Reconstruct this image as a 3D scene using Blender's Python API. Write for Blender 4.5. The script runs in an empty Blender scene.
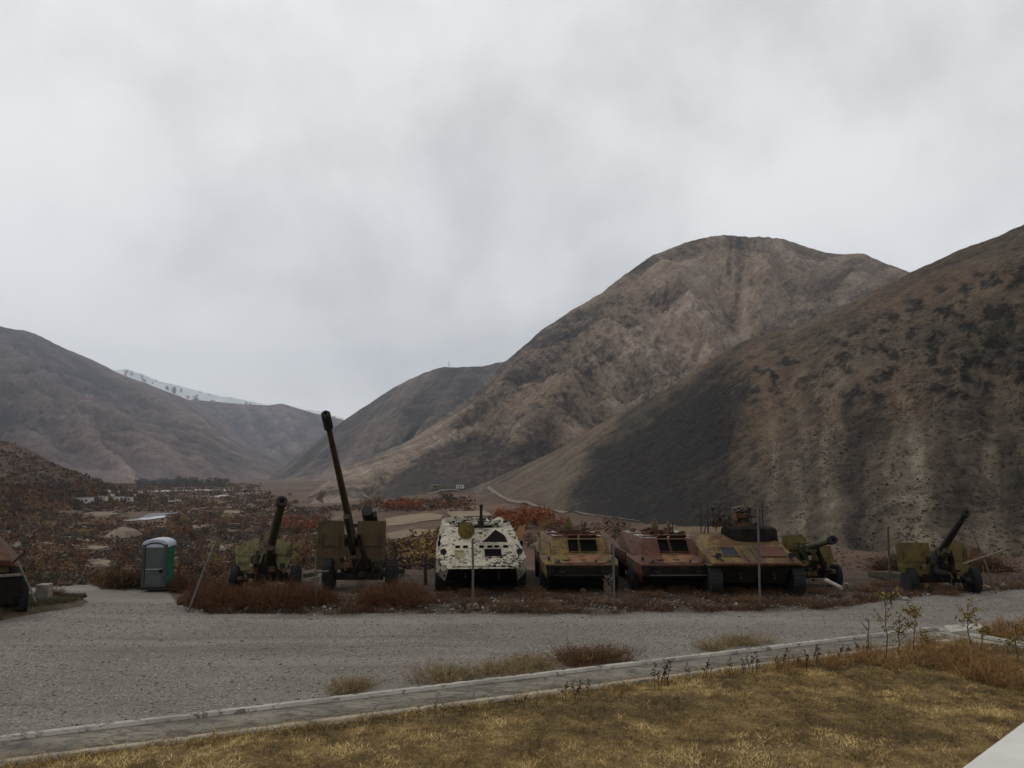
import bpy, bmesh, math, random
import numpy as np
from mathutils import Vector, Matrix
from mathutils.bvhtree import BVHTree

random.seed(7)
rng = np.random.default_rng(7)
S = bpy.context.scene
COL = S.collection
R = math.radians
PI = math.pi

# ------------------------------------------------------------------ camera, sky, sun, exposure
H = 3.77                       # eye height above the vehicle yard
F = 800.0                      # focal length in pixels
HORIZON = 470.0
PITCH = math.atan((HORIZON - 384.0) / F)
cam_d = bpy.data.cameras.new('camera')
cam_d.sensor_width = 36.0
cam_d.lens = F / 1024 * 36.0
cam_d.clip_start = 0.1
cam_d.clip_end = 60000
cam = bpy.data.objects.new('camera', cam_d)
COL.objects.link(cam)
cam.location = (0, 0, H)
cam.rotation_euler = (PI / 2 + PITCH, 0, 0)
S.camera = cam

SUN_EL, SUN_AZ = R(46), R(-68)           # azimuth measured from +Y towards +X
world = bpy.data.worlds.new('World')
S.world = world
world.use_nodes = True
wn, wl = world.node_tree.nodes, world.node_tree.links
wn.clear()


def wnode(t, **kw):
    n = wn.new(t)
    for k, v in kw.items():
        setattr(n, k, v)
    return n


w_out = wnode('ShaderNodeOutputWorld')
w_bg = wnode('ShaderNodeBackground')
w_bg.inputs['Strength'].default_value = 0.1
wl.new(w_bg.outputs[0], w_out.inputs['Surface'])
w_sky = wnode('ShaderNodeTexSky', sky_type='NISHITA')
w_sky.sun_disc = False
w_sky.sun_elevation = SUN_EL
w_sky.sun_rotation = SUN_AZ
w_sky.air_density = 1.0
w_sky.dust_density = 3.0
w_tc = wnode('ShaderNodeTexCoord')
w_sep = wnode('ShaderNodeSeparateXYZ')
wl.new(w_tc.outputs['Generated'], w_sep.inputs[0])


def wmath(op, a, b=None, clamp=False):
    n = wnode('ShaderNodeMath', operation=op)
    n.use_clamp = clamp
    for i, v in enumerate((a, b)):
        if v is None:
            continue
        if isinstance(v, (int, float)):
            n.inputs[i].default_value = v
        else:
            wl.new(v, n.inputs[i])
    return n.outputs[0]


zc = wmath('ADD', wmath('MAXIMUM', w_sep.outputs['Z'], 0.0), 0.22)
w_cmb = wnode('ShaderNodeCombineXYZ')
wl.new(wmath('DIVIDE', w_sep.outputs['X'], zc), w_cmb.inputs['X'])
wl.new(wmath('DIVIDE', w_sep.outputs['Y'], zc), w_cmb.inputs['Y'])


def wnoise(scale, detail, rough, dist, off):
    m = wnode('ShaderNodeMapping')
    m.inputs['Location'].default_value = off
    wl.new(w_cmb.outputs[0], m.inputs['Vector'])
    n = wnode('ShaderNodeTexNoise')
    n.inputs['Scale'].default_value = scale
    n.inputs['Detail'].default_value = detail
    n.inputs['Roughness'].default_value = rough
    n.inputs['Distortion'].default_value = dist
    wl.new(m.outputs[0], n.inputs['Vector'])
    return n.outputs['Fac']


def wdir(scale, detail, rough, dist, off, st=(1, 1, 1)):
    m = wnode('ShaderNodeMapping')
    m.inputs['Location'].default_value = off
    m.inputs['Scale'].default_value = st
    wl.new(w_tc.outputs['Generated'], m.inputs['Vector'])
    n = wnode('ShaderNodeTexNoise')
    for k_, v_ in (('Scale', scale), ('Detail', detail), ('Roughness', rough), ('Distortion', dist)):
        n.inputs[k_].default_value = v_
    wl.new(m.outputs[0], n.inputs['Vector'])
    return n.outputs['Fac']


cl_a = wnoise(0.75, 4, 0.45, 0.3, (3.1, 1.7, 0))                       # broad banks of stratus
cl_b = wdir(3.2, 6, 0.55, 0.25, (8.2, 4.4, 1.0), (1, 1, 1.25))         # soft rolls
cl_c = wdir(9.0, 5, 0.55, 0.2, (2.2, 9.4, 5.0), (1, 1, 0.8))           # small mottling
cl = wmath('ADD', wmath('MULTIPLY', cl_a, 0.42), wmath('ADD', wmath('MULTIPLY', cl_b, 0.42), wmath('MULTIPLY', cl_c, 0.16)))
# thinner cloud low down over the far end of the valley (to the left)
gx = wmath('ADD', w_sep.outputs['X'], 0.52)
gz = wmath('SUBTRACT', w_sep.outputs['Z'], 0.09)
gl = wmath('ADD', wmath('MULTIPLY', wmath('MULTIPLY', gx, gx), 9.0), wmath('MULTIPLY', wmath('MULTIPLY', gz, gz), 90.0))
gl = wmath('DIVIDE', 1.0, wmath('ADD', gl, 1.0))
cl = wmath('ADD', cl, wmath('MULTIPLY', gl, 0.20))
# a heavier grey bank hanging over the middle of the valley
bx_ = wmath('ADD', w_sep.outputs['X'], 0.24)
bz_ = wmath('SUBTRACT', w_sep.outputs['Z'], 0.205)
bl_ = wmath('ADD', wmath('MULTIPLY', wmath('MULTIPLY', bx_, bx_), 14.0), wmath('MULTIPLY', wmath('MULTIPLY', bz_, bz_), 110.0))
cl = wmath('SUBTRACT', cl, wmath('MULTIPLY', wmath('DIVIDE', 1.0, wmath('ADD', bl_, 1.0)), 0.13))
w_ramp = wnode('ShaderNodeValToRGB')
e = w_ramp.color_ramp.elements
e[0].position, e[0].color = 0.33, (4.85, 4.85, 4.92, 1)
e[1].position, e[1].color = 0.60, (7.5, 7.5, 7.52, 1)
w_ramp.color_ramp.interpolation = 'EASE'
wl.new(cl, w_ramp.inputs[0])
w_mix = wnode('ShaderNodeMix', data_type='RGBA')
w_mix.inputs['Factor'].default_value = 0.96
wl.new(w_sky.outputs[0], w_mix.inputs[6])
wl.new(w_ramp.outputs[0], w_mix.inputs[7])
wl.new(w_mix.outputs[2], w_bg.inputs['Color'])

sun_d = bpy.data.lights.new('sun', 'SUN')
sun_d.energy = 0.9
sun_d.angle = R(16)
sun_d.color = (1.0, 0.97, 0.92)
sun = bpy.data.objects.new('sun', sun_d)
COL.objects.link(sun)
sdir = Vector((math.cos(SUN_EL) * math.sin(SUN_AZ), math.cos(SUN_EL) * math.cos(SUN_AZ), math.sin(SUN_EL)))
sun.rotation_euler = (-sdir).to_track_quat('-Z', 'Y').to_euler()
sun.location = (0, 0, 60)

S.view_settings.view_transform = 'Standard'
S.view_settings.look = 'None'
S.view_settings.exposure = 0.35
S.view_settings.gamma = 1.0
S.view_settings.use_curve_mapping = False
S.render.engine = 'CYCLES'
S.cycles.max_bounces = 5
S.cycles.diffuse_bounces = 3
S.cycles.glossy_bounces = 2
S.cycles.transparent_max_bounces = 6
S.cycles.volume_bounces = 0
S.cycles.use_denoising = True

# ------------------------------------------------------------------ projection helpers
CP, SP = math.cos(PITCH), math.sin(PITCH)


def at(px, py, Y):
    """the point at depth Y that stands at picture place (px, py)"""
    a, b = (px - 512.0) / F, (384.0 - py) / F
    s = Y / (CP - b * SP)
    return Vector((a * s, Y, H + (b * CP + SP) * s))


def proj_py(Y, z):
    """picture row of a point at depth Y, height z (arrays welcome)"""
    t = (z - H) / Y
    return 384.0 - F * (t * CP - SP) / (CP + t * SP)


# ------------------------------------------------------------------ numpy noise
def _hash(ix, iy, seed):
    h = (ix.astype(np.int64) * 374761393 + iy.astype(np.int64) * 668265263 + seed * 2147483647) & 0xFFFFFFFF
    h = ((h ^ (h >> 13)) * 1274126177) & 0xFFFFFFFF
    h = (h ^ (h >> 16)) & 0xFFFFFFFF
    return h.astype(np.float64) / 4294967295.0


def pnoise(x, y, seed=0):
    x, y = np.broadcast_arrays(np.asarray(x, float), np.asarray(y, float))
    ix, iy = np.floor(x), np.floor(y)
    fx, fy = x - ix, y - iy
    ix, iy = ix.astype(np.int64), iy.astype(np.int64)
    u, v = fx * fx * fx * (fx * (fx * 6 - 15) + 10), fy * fy * fy * (fy * (fy * 6 - 15) + 10)

    def g(dx, dy):
        a = _hash(ix + dx, iy + dy, seed) * 2 * np.pi
        return np.cos(a) * (fx - dx) + np.sin(a) * (fy - dy)
    n0 = g(0, 0) * (1 - u) + g(1, 0) * u
    n1 = g(0, 1) * (1 - u) + g(1, 1) * u
    return (n0 * (1 - v) + n1 * v) * 1.5


def fbm(x, y, seed=0, oct=5, gain=0.5):
    s, a, t = 0.0, 1.0, 0.0
    for i in range(oct):
        s = s + a * pnoise(np.asarray(x) * 2 ** i, np.asarray(y) * 2 ** i, seed + i * 17)
        t += a
        a *= gain
    return s / t


def ridged(x, y, seed=0, oct=4, gain=0.5):
    s, a, t = 0.0, 1.0, 0.0
    for i in range(oct):
        s = s + a * (1 - np.abs(pnoise(np.asarray(x) * 2 ** i, np.asarray(y) * 2 ** i, seed + i * 31)) * 1.6)
        t += a
        a *= gain
    return s / t


def sstep(a, b, x):
    t = np.clip((np.asarray(x, float) - a) / (b - a), 0, 1)
    return t * t * (3 - 2 * t)


# ------------------------------------------------------------------ object helpers
def tag(o, label=None, cat=None, group=None, kind=None):
    if label:
        o['label'] = label
    if cat:
        o['category'] = cat
    if group:
        o['group'] = group
    if kind:
        o['kind'] = kind
    return o


def empty(name, loc=(0, 0, 0), rz=0.0):
    o = bpy.data.objects.new(name, None)
    o.empty_display_size = 0.3
    COL.objects.link(o)
    o.location = loc
    o.rotation_euler = (0, 0, rz)
    return o


def np_mesh(name, V, Q, mat, attrs=None, parent=None, smooth=False, cols=None, gain=0.70):
    """mesh from numpy arrays; Q is (n,3) or (n,4) faces; attrs: point floats; cols: point colours"""
    V = np.ascontiguousarray(V, dtype=np.float32)
    Q = np.ascontiguousarray(Q, dtype=np.int32)
    me = bpy.data.meshes.new(name)
    k = Q.shape[1]
    me.vertices.add(len(V))
    me.vertices.foreach_set('co', V.ravel())
    me.loops.add(Q.size)
    me.loops.foreach_set('vertex_index', Q.ravel())
    me.polygons.add(len(Q))
    me.polygons.foreach_set('loop_start', np.arange(0, Q.size, k, dtype=np.int32))
    me.polygons.foreach_set('loop_total', np.full(len(Q), k, dtype=np.int32))
    me.update(calc_edges=True)
    me.validate()
    if smooth:
        me.polygons.foreach_set('use_smooth', np.ones(len(me.polygons), dtype=bool))
    for n, a in (attrs or {}).items():
        at_ = me.attributes.new(n, 'FLOAT', 'POINT')
        at_.data.foreach_set('value', np.ascontiguousarray(a, dtype=np.float32).ravel())
    if cols is not None:
        c4 = np.ones((len(V), 4), np.float32)
        c4[:, :3] = np.asarray(cols) * gain
        at_ = me.attributes.new('tint', 'FLOAT_COLOR', 'POINT')
        at_.data.foreach_set('color', c4.ravel())
    me.materials.append(mat)
    o = bpy.data.objects.new(name, me)
    COL.objects.link(o)
    if parent:
        o.parent = parent
    return o


class MB:
    """collects boxes, tubes, hulls and lathes into one mesh"""

    def __init__(self):
        self.bm = bmesh.new()

    def box(self, c, s, rot=None):
        m = Matrix.Translation(Vector(c))
        if rot is not None:
            m = m @ (rot.to_4x4() if isinstance(rot, Matrix) else Matrix.Rotation(rot, 4, 'Z'))
        m = m @ Matrix.Diagonal((s[0], s[1], s[2], 1))
        bmesh.ops.create_cube(self.bm, size=1.0, matrix=m)
        return self

    def hull(self, pts):
        vs = [self.bm.verts.new(p) for p in pts]
        r = bmesh.ops.convex_hull(self.bm, input=vs)
        dead = [v for v in r['geom_interior'] if isinstance(v, bmesh.types.BMVert)]
        dead += [v for v in r['geom_unused'] if isinstance(v, bmesh.types.BMVert)]
        dead = list({v for v in dead if v.is_valid})
        if dead:
            bmesh.ops.delete(self.bm, geom=dead, context='VERTS')
        return self

    def tube(self, pts, radii, n=10, cap=True):
        pts = [Vector(p) for p in pts]
        if isinstance(radii, (int, float)):
            radii = [radii] * len(pts)
        rings = []
        ref = None
        for i, p in enumerate(pts):
            d = (pts[min(i + 1, len(pts) - 1)] - pts[max(i - 1, 0)])
            if d.length < 1e-9:
                d = pts[-1] - pts[0]
            d.normalize()
            if ref is None:
                ref = Vector((0, 0, 1)) if abs(d.z) < 0.9 else Vector((1, 0, 0))
            u = d.cross(ref).normalized()
            w = u.cross(d).normalized()
            ref = w
            rings.append([self.bm.verts.new(p + (u * math.cos(2 * PI * k / n) + w * math.sin(2 * PI * k / n)) * radii[i]) for k in range(n)])
        for a, b in zip(rings, rings[1:]):
            for k in range(n):
                self.bm.faces.new((a[k], a[(k + 1) % n], b[(k + 1) % n], b[k]))
        if cap:
            self.bm.faces.new(rings[0][::-1])
            self.bm.faces.new(rings[-1])
        return self

    def lathe(self, prof, c, axis='X', n=24, mat=None):
        """prof: list of (along, radius)"""
        rings = []
        for a, r in prof:
            ring = []
            for k in range(n):
                t = 2 * PI * k / n
                p = Vector((a, r * math.cos(t), r * math.sin(t)))
                if axis == 'Z':
                    p = Vector((p.y, p.z, p.x))
                elif axis == 'Y':
                    p = Vector((p.y, p.x, p.z))
                if mat is not None:
                    p = mat @ p
                ring.append(self.bm.verts.new(p + Vector(c)))
            rings.append(ring)
        for a, b in zip(rings, rings[1:]):
            for k in range(n):
                self.bm.faces.new((a[k], a[(k + 1) % n], b[(k + 1) % n], b[k]))
        self.bm.faces.new(rings[0][::-1])
        self.bm.faces.new(rings[-1])
        return self

    def slab(self, poly, thick, origin=(0, 0, 0), ux=(1, 0, 0), uy=(0, 0, 1)):
        """a flat outline (u,v) given its thickness along ux x uy"""
        ux, uy, o = Vector(ux).normalized(), Vector(uy).normalized(), Vector(origin)
        nn = ux.cross(uy).normalized() * (thick / 2)
        a = [self.bm.verts.new(o + ux * u + uy * v + nn) for u, v in poly]
        b = [self.bm.verts.new(o + ux * u + uy * v - nn) for u, v in poly]
        self.bm.faces.new(a)
        self.bm.faces.new(b[::-1])
        n = len(poly)
        for k in range(n):
            self.bm.faces.new((a[k], b[k], b[(k + 1) % n], a[(k + 1) % n]))
        return self

    def build(self, name, mat, parent=None, bevel=0.0, smooth=None):
        bmesh.ops.recalc_face_normals(self.bm, faces=self.bm.faces)
        me = bpy.data.meshes.new(name)
        self.bm.to_mesh(me)
        self.bm.free()
        me.materials.append(mat)
        o = bpy.data.objects.new(name, me)
        COL.objects.link(o)
        if parent:
            o.parent = parent
        if bevel:
            md = o.modifiers.new('bevel', 'BEVEL')
            md.width = bevel
            md.segments = 2
            md.limit_method = 'ANGLE'
            md.angle_limit = R(25)
        if smooth:
            for p in me.polygons:
                p.use_smooth = True
            me.set_sharp_from_angle(angle=R(smooth))
        return o


def copy_tree(o, parent=None):
    c = o.copy()
    COL.objects.link(c)
    if parent:
        c.parent = parent
    for ch in list(o.children):
        copy_tree(ch, c)
    return c


# ------------------------------------------------------------------ materials
class NT:
    def __init__(self, name):
        self.m = bpy.data.materials.new(name)
        self.m.use_nodes = True
        self.n, self.l = self.m.node_tree.nodes, self.m.node_tree.links
        self.b = self.n['Principled BSDF']
        self.b.inputs['Specular IOR Level'].default_value = 0.25
        self.tc = self.n.new('ShaderNodeTexCoord').outputs['Object']

    def setv(self, s, v):
        if isinstance(v, bpy.types.NodeSocket):
            self.l.new(v, s)
        else:
            s.default_value = v if not (isinstance(v, tuple) and len(v) == 3 and s.type == 'RGBA') else (*v, 1)

    def map(self, scale=(1, 1, 1), loc=(0, 0, 0), vec=None):
        n = self.n.new('ShaderNodeMapping')
        n.inputs['Scale'].default_value = scale
        n.inputs['Location'].default_value = loc
        self.l.new(vec or self.tc, n.inputs['Vector'])
        return n.outputs[0]

    def noise(self, scale, detail=4, rough=0.55, dist=0.0, vec=None):
        n = self.n.new('ShaderNodeTexNoise')
        for k, v in (('Scale', scale), ('Detail', detail), ('Roughness', rough), ('Distortion', dist)):
            n.inputs[k].default_value = v
        self.l.new(vec or self.tc, n.inputs['Vector'])
        return n.outputs['Fac']

    def voro(self, scale, out='Distance', vec=None, rnd=1.0):
        n = self.n.new('ShaderNodeTexVoronoi')
        n.inputs['Scale'].default_value = scale
        n.inputs['Randomness'].default_value = rnd
        self.l.new(vec or self.tc, n.inputs['Vector'])
        return n.outputs[out]

    def attr(self, name, out='Fac'):
        n = self.n.new('ShaderNodeAttribute')
        n.attribute_name = name
        return n.outputs[out]

    def math(self, op, a, b=0.0, clamp=False):
        n = self.n.new('ShaderNodeMath')
        n.operation = op
        n.use_clamp = clamp
        self.setv(n.inputs[0], a)
        self.setv(n.inputs[1], b)
        return n.outputs[0]

    def ramp(self, fac, stops, ease=False):
        n = self.n.new('ShaderNodeValToRGB')
        el = n.color_ramp.elements
        while len(el) < len(stops):
            el.new(0.5)
        for q, (p, c) in zip(el, stops):
            q.position = p
            q.color = (*c, 1) if isinstance(c, tuple) else (c, c, c, 1)
        if ease:
            n.color_ramp.interpolation = 'EASE'
        self.l.new(fac, n.inputs[0])
        return n.outputs[0]

    def mix(self, f, a, b, mode='MIX'):
        n = self.n.new('ShaderNodeMix')
        n.data_type = 'RGBA'
        n.blend_type = mode
        self.setv(n.inputs[0], f)
        self.setv(n.inputs[6], a)
        self.setv(n.inputs[7], b)
        return n.outputs[2]

    def done(self, color, rough=0.85, bump=None, strength=0.4, dist=0.02, metal=0.0):
        self.setv(self.b.inputs['Base Color'], color)
        self.setv(self.b.inputs['Roughness'], rough)
        self.b.inputs['Metallic'].default_value = metal
        if bump is not None:
            n = self.n.new('ShaderNodeBump')
            n.inputs['Strength'].default_value = strength
            n.inputs['Distance'].default_value = dist
            self.l.new(bump, n.inputs['Height'])
            self.l.new(n.outputs[0], self.b.inputs['Normal'])
        return self.m


def paint(name, c1, c2, camo=0.5, rust=0.5, chips=0.35, rustcol=(0.085, 0.034, 0.016), chipcol=(0.012, 0.011, 0.010), rough=0.72, patchy=False, gain=0.64):
    """old vehicle paint: two camouflage tones, rust blooms and chipped spots"""
    c1, c2, rustcol = tuple(v * gain for v in c1), tuple(v * gain for v in c2), tuple(v * 0.75 for v in rustcol)
    t = NT(name)
    w = t.noise(1.1, 3, 0.5, 0.4, t.map(loc=(3, 7, 1)))
    c = t.mix(t.ramp(w, [(camo - 0.03, 0.0), (camo + 0.03, 1.0)]), c1, c2)
    fade = t.noise(6, 5, 0.6)
    c = t.mix(t.ramp(fade, [(0.42, 0.0), (0.78, 0.5)]), c, tuple(min(1, v * 1.5 + 0.008) for v in c1))
    r = t.noise(2.6, 7, 0.62, 0.3, t.map(loc=(1, 2, 9)))
    c = t.mix(t.ramp(r, [(0.60 - rust * 0.2, 0.0), (0.70 - rust * 0.2, 0.9)]), c, rustcol)
    st = t.noise(5, 4, 0.6, 0, t.map((2.2, 2.2, 0.25)))
    c = t.mix(t.ramp(st, [(0.55, 0.0), (0.75, 0.5)]), c, tuple(v * 0.55 for v in rustcol))
    k = t.noise(9 if patchy else 13, 4, 0.6, 0.3)
    if patchy:
        k = t.math('ADD', k, t.math('MULTIPLY', t.math('SUBTRACT', t.noise(1.7, 4, 0.6), 0.5), 0.5))
    c = t.mix(t.ramp(k, [(0.66 - chips * 0.2, 0.0), (0.69 - chips * 0.2, 1.0)]), c, chipcol)
    return t.done(c, rough, t.math('ADD', k, r), 0.25, 0.01)


def plain(name, c, rough=0.8, var=0.35, scale=6.0, bump=0.2, metal=0.0):
    t = NT(name)
    n = t.noise(scale, 6, 0.6)
    lo, hi = tuple(v * (1 - var) for v in c), tuple(min(1, v * (1 + var)) for v in c)
    return t.done(t.ramp(n, [(0.3, lo), (0.7, hi)]), rough, n, bump, 0.02, metal)


def tinted(name, rough=0.9, trans=0.0):
    t = NT(name)
    m = t.done(t.attr('tint', 'Color'), rough)
    return m


M = {}
M['olive'] = paint('olive_paint', (0.165, 0.110, 0.022), (0.105, 0.078, 0.020), 0.5, 0.62, 0.35)
M['olive_red'] = paint('red_rust_paint', (0.088, 0.021, 0.009), (0.100, 0.060, 0.018), 0.53, 0.7, 0.4)
M['camo'] = paint('mottled_rust_paint', (0.165, 0.105, 0.024), (0.090, 0.064, 0.022), 0.5, 0.66, 0.4)
M['white'] = paint('flaking_white_paint', (0.40, 0.365, 0.275), (0.30, 0.27, 0.195), 0.5, 0.05, 0.52, (0.05, 0.032, 0.018), patchy=True, gain=0.80)
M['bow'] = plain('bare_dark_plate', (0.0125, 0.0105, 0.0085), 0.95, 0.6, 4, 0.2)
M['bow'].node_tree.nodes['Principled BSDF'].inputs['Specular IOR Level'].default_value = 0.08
M['gun_green'] = paint('dull_gun_green', (0.060, 0.058, 0.026), (0.045, 0.046, 0.024), 0.5, 0.25, 0.1)
M['shield_pale'] = paint('pale_shield_paint', (0.23, 0.205, 0.090), (0.080, 0.084, 0.040), 0.55, 0.1, 0.15)
M['shield_brown'] = paint('brown_shield_paint', (0.085, 0.058, 0.022), (0.065, 0.046, 0.022), 0.5, 0.2, 0.05)
M['shield_olive'] = paint('olive_shield_paint', (0.130, 0.098, 0.022), (0.085, 0.070, 0.022), 0.5, 0.15, 0.05)
M['barrel_brown'] = paint('brown_barrel_paint', (0.070, 0.046, 0.021), (0.055, 0.040, 0.022), 0.5, 0.35, 0.05)
M['dark_steel'] = plain('dark_steel', (0.015, 0.0138, 0.0125), 0.75, 0.4, 9)
M['rust'] = plain('rusted_steel', (0.072, 0.031, 0.016), 0.85, 0.5, 7)
M['rust_orange'] = plain('orange_rusted_plate', (0.115, 0.055, 0.026), 0.9, 0.55, 3)
M['rust_pale'] = plain('faded_rusty_plate', (0.22, 0.19, 0.165), 0.8, 0.4, 4)
M['rubber'] = plain('weathered_rubber', (0.0105, 0.010, 0.0098), 0.95, 0.35, 12)
M['void'] = plain('unlit_opening', (0.006, 0.006, 0.006), 0.9, 0.2, 5)  # flat near-black that paints in the shade inside windows, hatches and slots
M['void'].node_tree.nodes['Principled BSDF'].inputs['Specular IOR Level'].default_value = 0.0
M['glass'] = plain('dusty_glass', (0.010, 0.014, 0.016), 0.5, 0.3, 6, 0.02)
M['glass'].node_tree.nodes['Principled BSDF'].inputs['Specular IOR Level'].default_value = 0.12
M['pipe'] = plain('weathered_pipe', (0.075, 0.068, 0.060), 0.6, 0.35, 11)
M['post_dark'] = plain('dark_post_wood', (0.045, 0.036, 0.030), 0.9, 0.35, 9)
M['orange'] = plain('orange_primer', (0.24, 0.12, 0.055), 0.8, 0.3, 8)
M['wood'] = plain('grey_wood', (0.14, 0.11, 0.085), 0.9, 0.35, 8)
M['bark'] = plain('bark', (0.060, 0.045, 0.034), 0.95, 0.35, 10)
M['leaf'] = tinted('leaf_tints')
M['mud'] = plain('mud_plaster', (0.15, 0.115, 0.083), 0.95, 0.3, 0.5)
M['mud_pale'] = plain('pale_mud_plaster', (0.28, 0.235, 0.18), 0.95, 0.25, 0.5)
M['whitewash'] = plain('whitewashed_wall', (0.50, 0.49, 0.47), 0.9, 0.15, 0.6)
M['stone'] = plain('field_stone', (0.19, 0.165, 0.14), 0.9, 0.4, 6, 0.4)
M['stone_grey'] = plain('grey_field_stone', (0.13, 0.135, 0.14), 0.9, 0.35, 6, 0.4)


def concrete(name, c, crack=True):
    t = NT(name)
    a = t.noise(1.3, 7, 0.65, 0.3)
    col = t.ramp(a, [(0.25, tuple(v * 0.5 for v in c)), (0.5, c), (0.75, tuple(v * 1.25 for v in c))])
    blot = t.noise(4.5, 5, 0.7, 0.8)
    col = t.mix(t.ramp(blot, [(0.54, 0.0), (0.62, 0.8)]), col, (0.060, 0.050, 0.040))
    if crack:
        v = t.n.new('ShaderNodeTexVoronoi')
        v.feature = 'DISTANCE_TO_EDGE'
        v.inputs['Scale'].default_value = 0.7
        vv = t.n.new('ShaderNodeVectorMath')
        wob = t.n.new('ShaderNodeTexNoise')
        wob.inputs['Scale'].default_value = 2.0
        t.l.new(t.tc, wob.inputs['Vector'])
        t.l.new(t.tc, vv.inputs[0])
        t.l.new(wob.outputs['Color'], vv.inputs[1])
        t.l.new(vv.outputs[0], v.inputs['Vector'])
        nz = t.math('ADD', v.outputs['Distance'], t.math('MULTIPLY', t.noise(8, 4), 0.03))
        col = t.mix(t.ramp(nz, [(0.018, 0.85), (0.034, 0.0)]), col, (0.03, 0.027, 0.024)) if False else t.mix(t.math('MULTIPLY', t.ramp(nz, [(0.014, 0.9), (0.034, 0.0)]), t.ramp(t.noise(1.7, 3), [(0.46, 0.0), (0.56, 1.0)])), col, (0.03, 0.027, 0.024))
        ln = t.noise(3.2, 6, 0.7, 1.2, t.map((0.5, 1.6, 1)))
        col = t.mix(t.ramp(ln, [(0.5, 0.0), (0.58, 0.85), (0.68, 0.0)]), col, (0.060, 0.050, 0.040))
    fine = t.noise(40, 3, 0.6)
    return t.done(col, 0.95, fine, 0.3, 0.01)


M['kerb'] = concrete('worn_white_kerb', (0.30, 0.28, 0.24), False)
M['lip'] = concrete('dirty_kerb_lip', (0.27, 0.235, 0.175), False)
M['channel'] = concrete('channel_concrete', (0.155, 0.136, 0.106))
M['parapet'] = plain('white_painted_coping', (0.47, 0.455, 0.415), 0.75, 0.13, 2.2, 0.1)


def mountain_mat(name, stops, scl=1.0, speck=0.0, speckcol=(0.02, 0.017, 0.014), speck_size=1.0, snow=False, run=0.6, n1a=0.6, n2a=1.0, gain=1.0, warm=(0.15, 0.092, 0.058)):
    """hill ground: attribute 'tone' (soil, scree and rock areas, plus relief shading painted as darker gullies) broken up by noise of several sizes, drawn out a little downhill"""
    stops = [(p_, tuple(q_ * gain for q_ in c_)) for p_, c_ in stops]
    t = NT(name)
    v = t.map((1, run, 1))
    n1 = t.noise(0.012 * scl, 8, 0.62, 0.4, v)
    n2 = t.noise(0.15 * scl, 9, 0.75, 0.3, v)
    f = t.math('ADD', t.attr('tone'), t.math('MULTIPLY', t.math('SUBTRACT', n1, 0.5), n1a))
    f = t.math('ADD', f, t.math('MULTIPLY', t.math('SUBTRACT', n2, 0.5), n2a), True)
    c = t.ramp(f, stops)
    hue = t.noise(0.008 * scl, 5, 0.6, 0.0, v)
    c = t.mix(t.math('MULTIPLY', t.ramp(hue, [(0.42, 0.0), (0.66, 0.75)]), t.ramp(f, [(0.25, 0.0), (0.6, 1.0)])), c, tuple(q_ * gain for q_ in warm))
    if speck > 0:
        dens = t.noise(0.02 * scl, 4, 0.6)
        thr = t.ramp(dens, [(0.36, 0.06), (0.66, 0.36)])
        for k, (sc, loc, am) in enumerate(((0.55, (0, 0, 0), 1.0), (0.8, (40, 3, 9), 0.9), (1.4, (7, 50, 2), 0.85))):
            d = t.voro(sc / speck_size, 'Distance', t.map((1, max(run, 0.5), 1), loc))
            q = t.math('LESS_THAN', d, t.math('MULTIPLY', thr, am))
            c = t.mix(t.math('MULTIPLY', q, speck * am), c, speckcol)
    if snow:
        c = t.mix(t.attr('snow'), c, (0.86, 0.88, 0.90))
    h = t.math('ADD', t.math('MULTIPLY', n2, 6.0), n1)
    return t.done(c, 0.95, h, 0.7, 1.6 / scl)


M['m_near'] = mountain_mat('scree_and_rock', [(0.05, (0.012, 0.0095, 0.007)), (0.3, (0.058, 0.043, 0.030)), (0.55, (0.128, 0.098, 0.066)), (0.78, (0.215, 0.174, 0.122)), (1.0, (0.33, 0.28, 0.205))], 2.2, 0.85, (0.030, 0.023, 0.018), 0.6, run=0.6, n1a=0.5, n2a=1.3, gain=0.70, warm=(0.185, 0.112, 0.058))
M['m_peak'] = mountain_mat('dry_brown_slopes', [(0.05, (0.030, 0.023, 0.020)), (0.28, (0.095, 0.070, 0.053)), (0.55, (0.205, 0.155, 0.116)), (0.8, (0.31, 0.245, 0.188)), (1.0, (0.40, 0.33, 0.265))], 1.0, 0.55, (0.040, 0.030, 0.025), 2.2, run=0.6, n1a=0.35, n2a=1.45, gain=1.0, warm=(0.19, 0.132, 0.080))
M['m_mid'] = mountain_mat('dry_grey_slopes', [(0.05, (0.038, 0.030, 0.028)), (0.35, (0.105, 0.082, 0.070)), (0.9, (0.30, 0.24, 0.195))], 0.5, 0.3, (0.04, 0.032, 0.028), 7.0, gain=0.88)
M['m_far'] = mountain_mat('far_grey_slopes', [(0.05, (0.032, 0.025, 0.027)), (0.4, (0.110, 0.081, 0.075)), (0.9, (0.30, 0.225, 0.19))], 0.3, 0.3, (0.035, 0.026, 0.028), 10.0, gain=0.98, warm=(0.14, 0.092, 0.08))
M['m_snow'] = mountain_mat('snowy_rock', [(0.05, (0.030, 0.030, 0.032)), (0.9, (0.13, 0.12, 0.12))], 0.2, snow=True)
M['m_low'] = mountain_mat('scrubby_slope', [(0.05, (0.028, 0.019, 0.015)), (0.45, (0.105, 0.066, 0.047)), (0.9, (0.24, 0.17, 0.12))], 1.4, 0.85, (0.030, 0.018, 0.012), 2.2, gain=0.78)


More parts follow.
